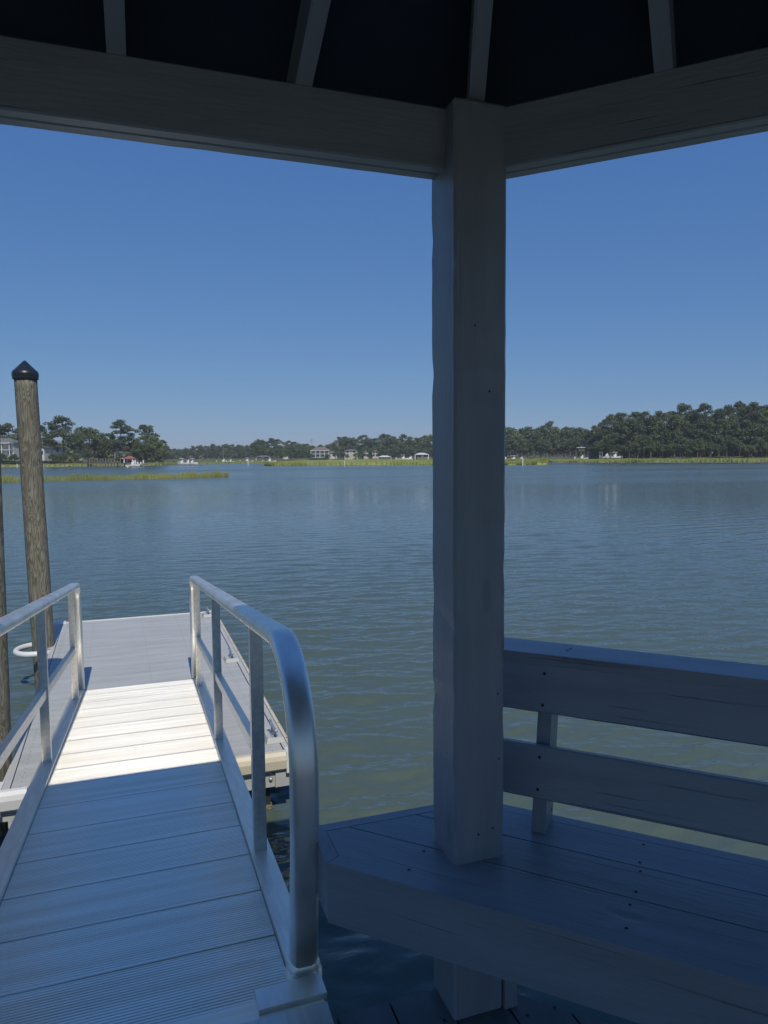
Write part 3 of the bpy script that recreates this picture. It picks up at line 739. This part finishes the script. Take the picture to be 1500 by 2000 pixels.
# centre marsh and far land
CF = [(517, 205), (535, 196), (600, 194), (760, 192), (860, 188), (960, 180), (1020, 178), (1068, 180)]
CB = [(522, 214), (545, 260), (600, 400), (760, 400), (860, 330), (960, 235), (1020, 215), (1070, 192)]
slab('marsh_flat_centre', CF, CB, .5, grass_far, bumps=.3)
blades('marsh_grass', CF, CB, 26000, .85, .22, grass_far, 'broad bright yellow-green marsh in front of the large white house', .3, 5, 1.7)
CL = [(330, 420), (520, 400), (600, 402), (760, 402), (860, 400), (960, 400), (1050, 380), (1100, 330)]
CLB = [(300, 1500), (500, 1500), (600, 1500), (760, 1500), (860, 1500), (960, 1500), (1050, 1500), (1200, 1500)]
slab('far_bank', CL, CLB, 1.2, soil, bumps=.3)
# right marsh, ground under the forest
RF = [(985, 300), (1040, 262), (1080, 226), (1150, 216), (1250, 208), (1380, 200), (1520, 192), (1900, 176)]
RB = [(985, 345), (1040, 320), (1080, 285), (1150, 268), (1250, 262), (1380, 258), (1520, 252), (1900, 240)]
slab('marsh_flat_right', RF, RB, .5, grass_back, bumps=.3)
blades('marsh_grass', RF, RB, 26000, .85, .22, grass_far, 'band of green marsh grass at the foot of the right hand forest', .3, 6, 1.6)
RG = [(985, 900), (1040, 900), (1100, 900), (1200, 900), (1300, 900), (1400, 900), (1600, 900), (2300, 900)]
slab('right_bank', RB, RG, 1.2, soil, bumps=.3)
slab('mud_bar', [(1050, 186), (1120, 184), (1250, 182), (1520, 172), (1900, 160)], [(1052, 189), (1120, 190), (1250, 189), (1520, 179), (1900, 167)], .06, mud_and_reflection, bumps=.04)  # dark strip standing in for the forest's reflection on the calm water

# ------------------------------------------------------------------ trees
def leafcloud(clumps, seed, size, flat=.6):
    rr = np.random.RandomState(seed); Vs = []
    for (c, rad, n) in clumps:
        d = rr.randn(n, 3); d /= np.linalg.norm(d, axis=1)[:, None]; r = rad * rr.rand(n, 1) ** .45
        P = np.array(c)[None] + d * r * np.array([1, 1, flat])
        a = rr.randn(n, 3); a /= np.linalg.norm(a, axis=1)[:, None]; b = np.cross(a, rr.randn(n, 3)); b /= np.linalg.norm(b, axis=1)[:, None]
        s = size * (.6 + .8 * rr.rand(n, 1)); q = np.stack([P - a * s * .5, P + b * s * .35, P + a * s * .5, P - b * s * .35], 1); Vs.append(q)
    V = np.concatenate(Vs); n = len(V)
    me = bpy.data.meshes.new('crown'); me.vertices.add(4 * n); me.vertices.foreach_set('co', V.reshape(-1))
    me.loops.add(4 * n); me.loops.foreach_set('vertex_index', np.arange(4 * n, dtype=np.int32)); me.polygons.add(n)
    me.polygons.foreach_set('loop_start', np.arange(0, 4 * n, 4, dtype=np.int32)); me.polygons.foreach_set('loop_total', np.full(n, 4, dtype=np.int32)); me.update(calc_edges=True)
    return me
def trunkmesh(h, r, limbs):
    bm = bmesh.new(); add_cyl(bm, (0, 0, -.5), (0, 0, h), r, r * .35, 7, cap=False)
    for (z, p) in limbs: add_cyl(bm, (0, 0, z), p, r * .3, r * .1, 4, cap=False)
    me = bpy.data.meshes.new('trunk'); bm.to_mesh(me); bm.free(); return me
variants = {'pine': [], 'oak': [], 'shrub': []}
for k in range(6):         # pines, unit height 10
    rr = random.Random(100 + k); cl, lb = [], []; base = (.30, .38, .42, .25, .28, .46)[k]
    for i in range(40):
        t = base + (1 - base) * (i + rr.random()) / 40; z = 10 * t
        prof = math.sin(math.pi * min(1, (t - base) / (1 - base) * .72 + .26)) ** .7
        rad = (2.7 + .5 * (k % 3)) * prof * rr.uniform(.3, 1.05); a = rr.uniform(0, 6.283)
        c = (math.cos(a) * rad, math.sin(a) * rad, z - rr.uniform(0, .4)); cr_ = rr.uniform(.6, 1.15)
        cl.append((c, cr_, int(160 * cr_ ** 1.5))); lb.append((max(1, z - .7), c))
    cl.append(((rr.uniform(-.2, .2), 0, 9.5), .6, 80))
    variants['pine'].append((leafcloud(cl, k, .28, .5), trunkmesh(9.3, .16, lb[::2])))
for k in range(5):         # broadleaf, unit height 10
    rr = random.Random(200 + k); cl, lb = [], []
    for i in range(46):
        a = rr.uniform(0, 6.283); el = rr.uniform(-.25, 1.5); q = rr.uniform(.55, 1)
        c = (math.cos(a) * math.cos(el) * 3.6 * q, math.sin(a) * math.cos(el) * 3.6 * q, 5.4 + math.sin(el) * 4.0 * q); cr_ = rr.uniform(.7, 1.25)
        cl.append((c, cr_, int(70 * cr_ ** 2)));
        if i % 4 == 0: lb.append((2 + rr.random(), c))
    variants['oak'].append((leafcloud(cl, 50 + k, .42, .75), trunkmesh(7, .28, lb)))
for k in range(3):
    rr = random.Random(300 + k); cl = []
    for i in range(16):
        a = rr.uniform(0, 6.283); q = rr.uniform(0, 1) ** .5
        cl.append(((math.cos(a) * 5 * q, math.sin(a) * 5 * q, 3.5 + rr.uniform(0, 4) * (1.2 - q)), rr.uniform(1.6, 2.8), 55))
    variants['shrub'].append((leafcloud(cl, 80 + k, 1.1, .9), trunkmesh(5, .3, [])))
for kd, mtl in (('pine', pine_leaf), ('oak', oak_leaf), ('shrub', shrub_leaf)):
    for c_, t_ in variants[kd]: c_.materials.append(mtl); t_.materials.append(bark)
tr = random.Random(77)
def tree(kd, b, D, top, label, group, width=1.0, base=None, name=None, var=None):
    z0 = (1.0 if base is None else base) - .3; ht = hgt(b, top, D) - z0
    p = far(b, D, z0); c_, t_ = variants[kd][var if var is not None else tr.randrange(len(variants[kd]))]
    nm = name or {'pine': 'pine_tree', 'oak': 'broadleaf_tree', 'shrub': 'shrub'}[kd]
    o = thing(nm, label, 'shrub' if kd == 'shrub' else 'tree', p, tr.uniform(0, 6.28), group)
    s = ht / (10.2 if kd != 'oak' else 9.9); w_ = s * width; o.scale = (w_, w_, s)
    for me, pn in ((c_, 'crown'), (t_, 'trunk')):
        q = bpy.data.objects.new(pn, me); C.objects.link(q); q.parent = o
    return o
ordn = ['first', 'second', 'third', 'fourth', 'fifth', 'sixth', 'seventh', 'eighth', 'ninth', 'tenth', 'eleventh', 'twelfth', 'thirteenth', 'fourteenth', 'fifteenth', 'sixteenth', 'seventeenth', 'eighteenth', 'nineteenth', 'twentieth', 'twenty-first', 'twenty-second', 'twenty-third', 'twenty-fourth', 'twenty-fifth', 'twenty-sixth', 'twenty-seventh', 'twenty-eighth']
GL = 'trees around the houses on the left bank'
for kd, b, D, top, wd, lab in [
    ('pine', -12, 262, 808, 1.1, 'dark pine cut by the left edge of the photo, above the grey-roofed house'),
    ('pine', 22, 268, 826, 1.2, 'dark pine just left of the capped timber piling'),
    ('pine', 47, 285, 834, 1.2, 'dark pine largely hidden behind the capped timber piling'),
    ('pine', 84, 270, 829, 1.0, 'narrow dark pine just right of the capped timber piling'),
    ('oak', 100, 285, 851, .9, 'low broadleaf tree behind the tall white gabled house'),
    ('pine', 128, 256, 814, 1.25, 'tall broad-topped pine above the small grey-roofed cottage'),
    ('oak', 150, 268, 843, .9, 'mid-height bushy tree in the gap right of the broad-topped pine'),
    ('oak', 178, 246, 832, .95, 'large bushy oak with a rounded crown right of the cottage'),
    ('oak', 203, 250, 846, .85, 'bushy tree leaning against the right side of the large rounded oak'),
    ('pine', 221, 262, 852, 1.1, 'shorter pine left of the tallest flat-topped pine'),
    ('pine', 240, 246, 820, 1.25, 'tallest flat-topped pine above the pier with the red cover'),
    ('oak', 258, 252, 862, .9, 'low bushy tree between the two flat-topped pines'),
    ('pine', 287, 250, 828, 1.15, 'flat-topped pine with a bare gap right of the tallest pine'),
    ('oak', 302, 246, 852, .95, 'round bushy tree ending the left wood at the creek mouth'),
    ('oak', 272, 244, 858, .8, 'low round tree under the second flat-topped pine')]:
    tree(kd, b, D, top, lab, GL, wd)
for i, b in enumerate((-30, 5, 52, 70, 112, 140, 163, 190, 214, 232, 248, 266, 283, 296, 311, 318)):
    tree('oak' if i % 3 else 'pine', b + tr.uniform(-4, 4), 300 + 12 * (i % 3), tr.uniform(856, 872), 'lower dark tree filling the gaps of the wood on the left bank', 'filler trees on the left bank', 1.1)
for i, (b, tp) in enumerate(((150, 884), (172, 880), (236, 884), (252, 886), (106, 884), (127, 883), (66, 884), (5, 884), (31, 886))):
    tree('oak', b, 236, tp, 'small leafy tree standing in front of the houses on the left bank', 'small trees before the left bank houses', 1.3)
for i in range(22):
    b = -20 + i * 16 + tr.uniform(-5, 5)
    tree('shrub', b, tr.uniform(240, 252), tr.uniform(893, 899), 'rounded green shrub on the bank behind the left marsh', 'shrubs on the left bank', 1.3 + tr.random())
# distant woods left of centre
tops = [(322, 874), (332, 872), (343, 876), (353, 878), (366, 874), (380, 870), (393, 868), (405, 871), (418, 867), (430, 870), (443, 866), (455, 868), (470, 867), (483, 869), (497, 865)]
for i, (b, v) in enumerate(tops):
    tree('pine' if i % 2 else 'oak', b, 560 + 20 * (i % 3), v, '%s tree from the left in the low distant wood beyond the creek mouth' % ordn[i], 'trees of the low distant wood', 1.15)
tops = [(508, 858, 'oak'), (520, 862, 'pine'), (532, 855, 'pine'), (543, 857, 'pine'), (553, 872, 'oak'), (564, 860, 'pine'), (576, 862, 'pine'), (588, 865, 'oak'), (600, 866, 'pine'), (614, 869, 'oak'), (628, 869, 'oak'), (642, 868, 'pine'),
        (653, 865, 'oak'), (664, 854, 'pine'), (675, 852, 'pine'), (686, 853, 'oak'), (698, 857, 'pine'), (710, 850, 'pine'), (722, 854, 'oak'), (733, 855, 'pine'), (748, 848, 'pine'), (760, 849, 'pine'), (774, 856, 'oak'), (788, 848, 'pine'), (802, 853, 'oak'), (815, 854, 'pine'), (828, 851, 'pine'), (840, 849, 'oak')]
for i, (b, v, kd) in enumerate(tops):
    tree(kd, b, 455 + 14 * (i % 3), v, '%s tall tree from the left in the wood behind the centre marsh' % ordn[i], 'tall trees behind the centre marsh', 1.25 if kd == 'pine' else 1.0)
for i in range(44):
    b = 500 + i * 8 + tr.uniform(-3, 3)
    if 606 < b < 655 or 670 < b < 700: D_ = 500
    else: D_ = tr.uniform(425, 450)
    tree('oak' if i % 2 else 'pine', b, D_, tr.uniform(868, 880), 'low dark tree filling the foot of the wood behind the centre marsh', 'filler trees behind the centre marsh', 1.3)
for b, tp in ((608, 885), (641, 886), (656, 882), (668, 880), (679, 888), (697, 884), (709, 883), (724, 886), (742, 884), (770, 885), (556, 886), (570, 884)):
    tree('oak', b, 408, tp, 'small leafy tree or shrub standing before the houses behind the centre marsh', 'small trees before the centre houses', 1.4)
# right of the post
tops = [(984, 832, 'pine'), (1000, 836, 'oak'), (1016, 837, 'pine'), (1030, 834, 'oak'), (1046, 837, 'pine'), (1058, 834, 'oak'), (1073, 824, 'pine'), (1088, 833, 'oak'), (1101, 833, 'pine'), (1114, 832, 'oak'), (1130, 835, 'oak'), (1144, 839, 'pine')]
for i, (b, v, kd) in enumerate(tops):
    tree(kd, b, 375 - 5 * (i % 2), v, '%s tree right of the gazebo post in the even wood behind the long pier' % ordn[i], 'even wood right of the gazebo post', 1.2)
for i in range(26):
    b = 978 + i * 7 + tr.uniform(-3, 3)
    tree('oak' if i % 3 else 'pine', b, tr.uniform(345, 362), tr.uniform(846, 868), 'low dense tree filling the foot of the wood behind the long pier', 'filler trees behind the long pier', 1.1)
tops = [(1162, 832, 'pine'), (1176, 826, 'oak'), (1190, 811, 'pine'), (1204, 808, 'pine'), (1213, 806, 'pine'), (1228, 815, 'oak'), (1240, 803, 'pine'), (1256, 803, 'pine'), (1270, 812, 'oak'), (1284, 803, 'pine'), (1300, 806, 'pine'), (1316, 806, 'oak'), (1334, 790, 'pine'), (1352, 800, 'oak'), (1375, 790, 'pine'), (1393, 806, 'oak'), (1404, 798, 'pine'), (1418, 793, 'pine'), (1437, 783, 'pine'), (1452, 792, 'oak'), (1466, 786, 'pine'), (1480, 791, 'pine'), (1494, 790, 'pine'), (1510, 789, 'pine')]
for i, (b, v, kd) in enumerate(tops):
    tree(kd, b, 285 - 8 * (i % 3), v, '%s tall tree from the left along the top of the right hand forest' % ordn[i], 'tall trees of the right hand forest', .92 if kd == 'pine' else .85, 1.4)
for i in range(80):
    b = 1158 + (i % 40) * 9.2 + tr.uniform(-4, 4); lowf = 832 - (b - 1160) * .11
    top = tr.uniform(lowf + 8, lowf + 26) if i < 40 else tr.uniform(848, 872)
    tree('oak' if i % 4 else 'pine', b, tr.uniform(268, 278) if i < 40 else tr.uniform(258, 264), top, 'dark broad tree filling the face of the right hand forest', 'filler trees of the right hand forest', tr.uniform(.95, 1.25), 1.4)
# a far wood mass behind it all closes the gaps
def mass(name, pts, D, label, leaf, per=1500):
    rr = random.Random(len(label)); cl = []
    for i in range(per):
        t = rr.random() * (len(pts) - 1); k = int(t); b = pts[k][0] + (pts[k + 1][0] - pts[k][0]) * (t - k); v = pts[k][1] + (pts[k + 1][1] - pts[k][1]) * (t - k)
        zt = hgt(b, v, D); z = 1 + (zt - 3) * rr.random(); p = far(b, D + rr.uniform(-10, 25), z); cl.append((tuple(p), D / 170, 14))
    me = leafcloud(cl, 7, D / 210); o = link(name, me, leaf); tag(o, label, 'wood', kind='stuff')
mass('far_wood', [(300, 878), (520, 874), (600, 872), (850, 862), (985, 845), (1160, 843)], 640, 'far wood closing the skyline behind the nearer trees', oak_leaf, 2600)
mass('forest_depth', [(1160, 842), (1220, 830), (1400, 820), (1600, 812)], 300, 'depth of the right hand forest between its nearer crowns', oak_leaf, 2200)
mass('wood_depth', [(-60, 845), (60, 846), (150, 860), (240, 858), (322, 868)], 312, 'depth of the left bank wood behind its nearer trees', oak_leaf, 700)

# ------------------------------------------------------------------ houses
def house(b, D, base_v, w_, d_, wall_h, roof_h, wallm, roofm, label, name='house', stories=2, gable=False, porch=False, rot=0, base=None):
    z0 = base if base is not None else hgt(b, base_v, D); p = far(b, D, z0)
    t = thing(name, label, 'house', p, -YAW + rot); M0 = wm(t)
    bm = bmesh.new(); add_box(bm, (-w_ / 2, -d_ / 2, -1.2), (w_ / 2, d_ / 2, wall_h))
    if gable:
        a = [bm.verts.new(q) for q in ((-w_ / 2, -d_ / 2 + .01, wall_h), (w_ / 2, -d_ / 2 + .01, wall_h), (0, -d_ / 2 + .01, wall_h + roof_h - .2))]; bm.faces.new(a)
        c = [bm.verts.new(q.co + Vector((0, .3, 0))) for q in a]; bm.faces.new(c[::-1])
        for i in range(3): bm.faces.new((a[i], a[(i + 1) % 3], c[(i + 1) % 3], c[i]))
    bm_done(bm, 'wall', wallm, t, M0)
    bm = bmesh.new(); e = .5; zr = wall_h + .02
    base_ = [(-w_ / 2 - e, -d_ / 2 - e), (w_ / 2 + e, -d_ / 2 - e), (w_ / 2 + e, d_ / 2 + e), (-w_ / 2 - e, d_ / 2 + e)]
    lo = [bm.verts.new((*q, zr)) for q in base_]
    if gable: r_ = [bm.verts.new((0, -d_ / 2 - e, zr + roof_h)), bm.verts.new((0, d_ / 2 + e, zr + roof_h))]; fs = [(lo[0], lo[1], r_[0]), (lo[1], lo[2], r_[1], r_[0]), (lo[2], lo[3], r_[1]), (lo[3], lo[0], r_[0], r_[1])]; fs = fs[1:2] + fs[3:] 
    else: k = w_ * .2; r_ = [bm.verts.new((-k, 0, zr + roof_h)), bm.verts.new((k, 0, zr + roof_h))]; fs = [(lo[0], lo[1], r_[1], r_[0]), (lo[1], lo[2], r_[1]), (lo[2], lo[3], r_[0], r_[1]), (lo[3], lo[0], r_[0])]
    for f in fs: bm.faces.new(f)
    if not gable: bm.faces.new(lo[::-1])
    r = bmesh.ops.solidify(bm, geom=bm.faces[:], thickness=.12) if gable else None
    bm_done(bm, 'roof', roofm, t, M0)
    n = max(2, int(w_ / 2.6))
    for s in range(stories):
        for i in range(n):
            x = -w_ / 2 + w_ * (i + .5) / n; z = .9 + s * wall_h / stories; bm = bmesh.new(); add_box(bm, (x - .5, -d_ / 2 - .03, z), (x + .5, -d_ / 2 + .02, z + 1.3)); bm_done(bm, 'window', glass, t, M0)
    if porch:
        bm = bmesh.new()
        for z in (0.0, wall_h / 2 - .1): add_box(bm, (-w_ / 2, -d_ / 2 - 2.6, z), (w_ / 2, -d_ / 2 - .04, z + .22))
        add_box(bm, (-w_ / 2 - .3, -d_ / 2 - 2.9, wall_h - .35), (w_ / 2 + .3, -d_ / 2 - .04, wall_h - .05))
        bm_done(bm, 'porch', wallm, t, M0)
        for i in range(n + 1):
            x = -w_ / 2 + .15 + (w_ - .3) * i / n; bm = bmesh.new(); add_box(bm, (x - .14, -d_ / 2 - 2.5, .22), (x + .14, -d_ / 2 - 2.2, wall_h - .36)); bm_done(bm, 'porch_post', wallm, t, M0)
    return t
house(16, 248, 893, 8.2, 6, 5.0, 1.6, wallwhite, roofgrey, 'large white two-storey house with grey roof, left of the capped piling', porch=True)
house(88, 246, 893, 3.4, 6, 3.1, .9, wallwhite, roofgrey, 'tall narrow white gabled house on stilts just right of the capped piling', gable=True, stories=1)
house(116, 262, 887, 4.6, 5, 1.7, 1.0, wallwhite, roofgrey, 'small white cottage with grey roof under the broad-topped pine', stories=1)
house(162, 240, 894, 2.4, 4, 1.0, .4, wallwhite, roofgrey, 'low white house half hidden under the rounded oak', stories=1)
house(243, 243, 889, 4.4, 4, .8, .5, wallwhite, roofgrey, 'low white building behind the pier with the red cover', stories=1)
house(628, 415, 894, 10.5, 8, 4.3, 2.0, wallwhite, roofbrown, 'large white house with double porch and brown hipped roof behind the centre marsh', porch=True)
house(648, 424, 894, 7, 6, 2.6, 1.2, wallwhite, roofbrown, 'low white wing right of the brown-roofed house', stories=1)
house(687, 415, 894, 7.6, 7, 3.9, 1.0, walltan, roofgrey, 'cream two-storey house with tall windows, second from the left in the centre')
house(716, 420, 894, 2.6, 5, 4.0, .9, walltan, roofgrey, 'narrow cream gabled house front among the pines', gable=True)
house(734, 424, 894, 3.4, 5, 3.6, .8, walltan, roofgrey, 'cream house nearly hidden by pine trunks')
house(560, 424, 894, 3.0, 5, 1.4, .6, wallwhite, roofgrey, 'small white house among trees left of the brown-roofed house', stories=1)
house(1134, 341, 877, 3.0, 3, .5, .6, pine_leaf, wallwhite, 'pale roof showing high in the trees behind the long pier', stories=1)

# ------------------------------------------------------------------ piers, boats, markers
def pier(b0, D0, b1, D1, z, label, wd=1.4, step=2.4, rails=True):
    a, b = far(b0, D0), far(b1, D1); d = (b - a); L = d.length; t = thing('pier', label, 'pier', (a.x, a.y, 0), math.atan2(d.y, d.x)); M0 = wm(t)
    bm = bmesh.new(); add_box(bm, (0, -wd / 2, z - .15), (L, wd / 2, z)); bm_done(bm, 'deck', dockwood, t, M0)
    n = int(L / step)
    for i in range(n + 1):
        for s in (-1, 1):
            bm = bmesh.new(); x = L * i / n; add_cyl(bm, (x, s * (wd / 2 + .1), -1), (x, s * (wd / 2 + .1), z + (.95 if rails else .3)), .13, n=6); bm_done(bm, 'pile', dockwood, t, M0)
    if rails:
        for s in (-1, 1):
            bm = bmesh.new(); add_box(bm, (0, s * wd / 2 - .05, z + .85), (L, s * wd / 2 + .05, z + .93)); bm_done(bm, 'rail', dockwood, t, M0)
    return t
pier(172, 226, 232, 205, 1.5, 'weathered wooden pier leading along the left bank to the red-covered dock')
pier(228, 204, 286, 204, .7, 'low dock head with white piles under the red cover', 3.2, 2.0, False)
pier(1026, 330, 1094, 322, 1.4, 'long dark wooden pier crossing the marsh right of the gazebo post')
pier(1208, 262, 1246, 262, 1.7, 'weathered wooden pier right of the lifted white boats')
pier(438, 330, 512, 360, .9, 'long low pier in the distance beyond the creek mouth')
pier(1150, 300, 1172, 300, 1.2, 'short wooden pier between the docked white boat and the lifted boats')
pier(780, 330, 842, 330, 1.0, 'low wooden dock beside the white boats at the right of the centre marsh')
def boat(b, D, L, label, top=False, heading=0, z=0.0, hull=boatwhite, mast=0, group=None):
    p = far(b, D, z); t = thing('boat', label, 'boat', p, -YAW + heading, group); M0 = wm(t)
    bm = bmesh.new(); W = L * .32; rows = []
    for k in range(9):
        s = k / 8; x = -L / 2 + L * s; hw = W / 2 * (1 if s < .5 else math.sqrt(max(0, 1 - ((s - .5) / .5) ** 2.2))) + .02; sh = .55 + .35 * s * s
        rows.append([bm.verts.new(q) for q in ((x, -hw, sh), (x, -hw * .8, .15), (x, 0, -.15 + .3 * s * s), (x, hw * .8, .15), (x, hw, sh))])
    for a, b_ in zip(rows, rows[1:]):
        for i in range(4): bm.faces.new((a[i], a[i + 1], b_[i + 1], b_[i]))
        bm.faces.new((a[4], a[0], b_[0], b_[4]))
    bm.faces.new(rows[0]); bm_done(bm, 'hull', hull, t, M0)
    bm = bmesh.new(); add_box(bm, (-L * .08, -W * .22, .5), (L * .1, W * .22, 1.35)); add_prism(bm, [(L * .02, -W * .2), (L * .1, -W * .2), (L * .1, W * .2), (L * .02, W * .2)], 1.35, 1.75); bm_done(bm, 'console', boatwhite, t, M0)
    bm = bmesh.new(); add_box(bm, (-L / 2 - .35, -.2, .1), (-L / 2 + .05, .2, 1.15)); bevel(bm, .06); bm_done(bm, 'outboard_motor', blackfloat if int(b) % 2 else boatwhite, t, M0)
    if top:
        bm = bmesh.new(); add_box(bm, (-L * .16, -W * .36, 2.15), (L * .16, W * .36, 2.27)); bevel(bm, .04); bm_done(bm, 'canopy', boatwhite, t, M0)
        for sx in (-.13, .13):
            for sy in (-.3, .3):
                bm = bmesh.new(); add_cyl(bm, (L * sx, W * sy, .6), (L * sx, W * sy, 2.15), .04, n=5); bm_done(bm, 'canopy_pole', galv, t, M0)
    if mast:
        bm = bmesh.new(); add_cyl(bm, (0, 0, .6), (0, 0, mast), .07, n=6); bm_done(bm, 'mast', galv, t, M0)
    return t
def lift(b, D, label, h=3.2, roof=None, w_=3.4, l_=6):
    p = far(b, D, 0); t = thing('boat_lift', label, 'boat lift', p, -YAW); M0 = wm(t)
    for sx in (-1, 1):
        for sy in (-1, 1):
            bm = bmesh.new(); add_cyl(bm, (sx * l_ / 2, sy * w_ / 2, -1), (sx * l_ / 2, sy * w_ / 2, h), .17, n=7); bm_done(bm, 'pile', boatwhite if roof else dockwood, t, M0)
        bm = bmesh.new(); add_box(bm, (sx * l_ / 2 - .1, -w_ / 2, h - .45), (sx * l_ / 2 + .1, w_ / 2, h - .2)); bm_done(bm, 'cross_beam', galv, t, M0)
    if roof:
        bm = bmesh.new(); lo = [bm.verts.new(q) for q in ((-l_ / 2 - .3, -w_ / 2 - .3, h), (l_ / 2 + .3, -w_ / 2 - .3, h), (l_ / 2 + .3, w_ / 2 + .3, h), (-l_ / 2 - .3, w_ / 2 + .3, h))]; pk = [bm.verts.new((-l_ / 5, 0, h + .8)), bm.verts.new((l_ / 5, 0, h + .8))]
        for f in ((lo[0], lo[1], pk[1], pk[0]), (lo[1], lo[2], pk[1]), (lo[2], lo[3], pk[0], pk[1]), (lo[3], lo[0], pk[0]), (lo[3], lo[2], lo[1], lo[0])): bm.faces.new(f)
        bm_done(bm, 'roof', roof, t, M0)
lift(256, 206, 'boat lift with a red cover on the left dock head', 2.3, redcloth, 2.6, 2.4)
for b in (266, 271, 277, 282):
    p = far(b, 203, 0); bm = bmesh.new(); add_cyl(bm, (p.x, p.y, -1), (p.x, p.y, 1.4 if b % 2 else 1.9), .2, n=8); bm_done(bm, 'mooring_pile', boatwhite); o = bpy.context.scene.objects[-1]
for i, o in enumerate([o for o in C.objects if o.name.startswith('mooring_pile')]): tag(o, '%s short white mooring pile from the left, on the dock head with the red cover' % ordn[i], 'mooring pile', 'white mooring piles')
boat(261, 202, 4, 'small white boat moored at the left dock head', False, .2)
boat(357, 252, 5, 'white motor boat nearest the left bank at the creek mouth', True)
boat(368, 256, 5.5, 'white motor boat, middle one of the three at the creek mouth', False, .3)
boat(377, 252, 4.2, 'white motor boat beside the double lift at the creek mouth', True, -.2)
lift(385, 254, 'open boat lift with tall white piles at the creek mouth', 3.2, None, 3, 3.4)
boat(438, 310, 5.5, 'distant white boat with a tall mast beyond the creek', False, 0, 0, boatwhite, 7)
boat(452, 315, 3.5, 'small distant white boat right of the masted one')
boat(484, 335, 6, 'distant white boat with a canopy left of the small pavilion', True)
lift(516, 385, 'small open pavilion with a dark hipped roof on the distant pier', 2.6, roofgrey, 5, 7)
boat(528, 330, 6, 'low white boat right of the small pavilion', False)
lift(752, 385, 'covered boat lift with a pale roof in front of the centre wood', 2.0, boatwhite, 4, 7)
boat(788, 325, 6, 'white boat with blue hull stripe left of the covered lift', True, 0, .7)
boat(802, 325, 6.5, 'white open boat at the low dock behind the centre marsh', False, 0, .6)
lift(824, 322, 'white-roofed boat lift just left of the gazebo post', 3.0, boatwhite, 4, 6)
boat(825, 322, 5, 'white boat hanging in the white-roofed lift', False, 0, 1.0)
boat(986, 300, 6, 'white boat just right of the gazebo post', False)
boat(1002, 296, 7, 'long white boat left of the long dark pier', True, 0)
boat(1018, 300, 5, 'white boat touching the end of the long dark pier', False)
boat(1136, 270, 5, 'white boat with a small console docked at the marsh edge', False, 0, .5)
lift(1184, 254, 'boat lift with four dark piles in front of the right forest', 3.4, None, 3.4, 4)
boat(1184, 254, 4.6, 'white boat raised in the lift on the left of the pair', False, .2, 1.1)
boat(1200, 252, 5, 'white boat with a tall T-top raised beside the lift', True, .2, 1.0)
lift(1201, 252, 'boat lift under the white boat with the T-top', 1.9, None, 3.2, 4)
def marker(b, D, h, label, r=.12):
    p = far(b, D, 0); t = thing('channel_marker', label, 'channel marker', (p.x, p.y, 0)); M0 = wm(t)
    bm = bmesh.new(); add_cyl(bm, (0, 0, -1), (0, 0, h), r, r, 8); bm_done(bm, 'pole', boatwhite, t, M0)
    bm = bmesh.new(); add_cyl(bm, (0, 0, h), (0, 0, h + .12), r * 1.25, r * .4, 8); bm_done(bm, 'cap', boatwhite, t, M0)
marker(674, 186, 1.15, 'thin white pole in the water before the centre marsh'); marker(1021, 176, 1.55, 'white pole in the marsh right of the gazebo post', .14)
marker(486, 215, 1.1, 'small white pole off the tip of the centre marsh'); marker(36, 210, .9, 'small white pole near the left bank beside the capped piling')
p = far(251, 192, 0); bm = bmesh.new(); bmesh.ops.create_uvsphere(bm, u_segments=12, v_segments=8, radius=.3, matrix=Matrix.Translation((p.x, p.y, .1))); tag(bm_done(bm, 'buoy', boatwhite, smooth=True), 'small round white buoy floating off the left dock head', 'buoy')
p = far(611, 470, 0); t = thing('osprey_platform', 'thin mast with a platform rising above the trees left of centre', 'mast', (p.x, p.y, 1)); M0 = wm(t)
zt = hgt(611, 861, 470) - 1
bm = bmesh.new(); add_cyl(bm, (0, 0, 0), (0, 0, zt), .16, .12, 6); bm_done(bm, 'pole', galv, t, M0)
bm = bmesh.new(); add_box(bm, (-1, -1, zt), (1, 1, zt + .3)); add_box(bm, (-.5, -.5, zt + .3), (.5, .5, zt + .9)); bm_done(bm, 'platform', galv, t, M0)

# ------------------------------------------------------------------ haze
hm = bpy.data.materials.new('haze_air'); hm.use_nodes = True; hn = hm.node_tree; hn.nodes.remove(hn.nodes['Principled BSDF'])
pv = hn.nodes.new('ShaderNodeVolumePrincipled'); pv.inputs['Color'].default_value = (.86, .92, 1, 1); pv.inputs['Density'].default_value = .00028; pv.inputs['Anisotropy'].default_value = 0
hn.links.new(pv.outputs[0], [x for x in hn.nodes if x.type == 'OUTPUT_MATERIAL'][0].inputs['Volume'])
bm = bmesh.new(); add_box(bm, (-1500, -40, -3.5), (1500, 1700, 32)); tag(bm_done(bm, 'haze', hm), 'thin blue air haze over the creek', 'haze', kind='stuff')
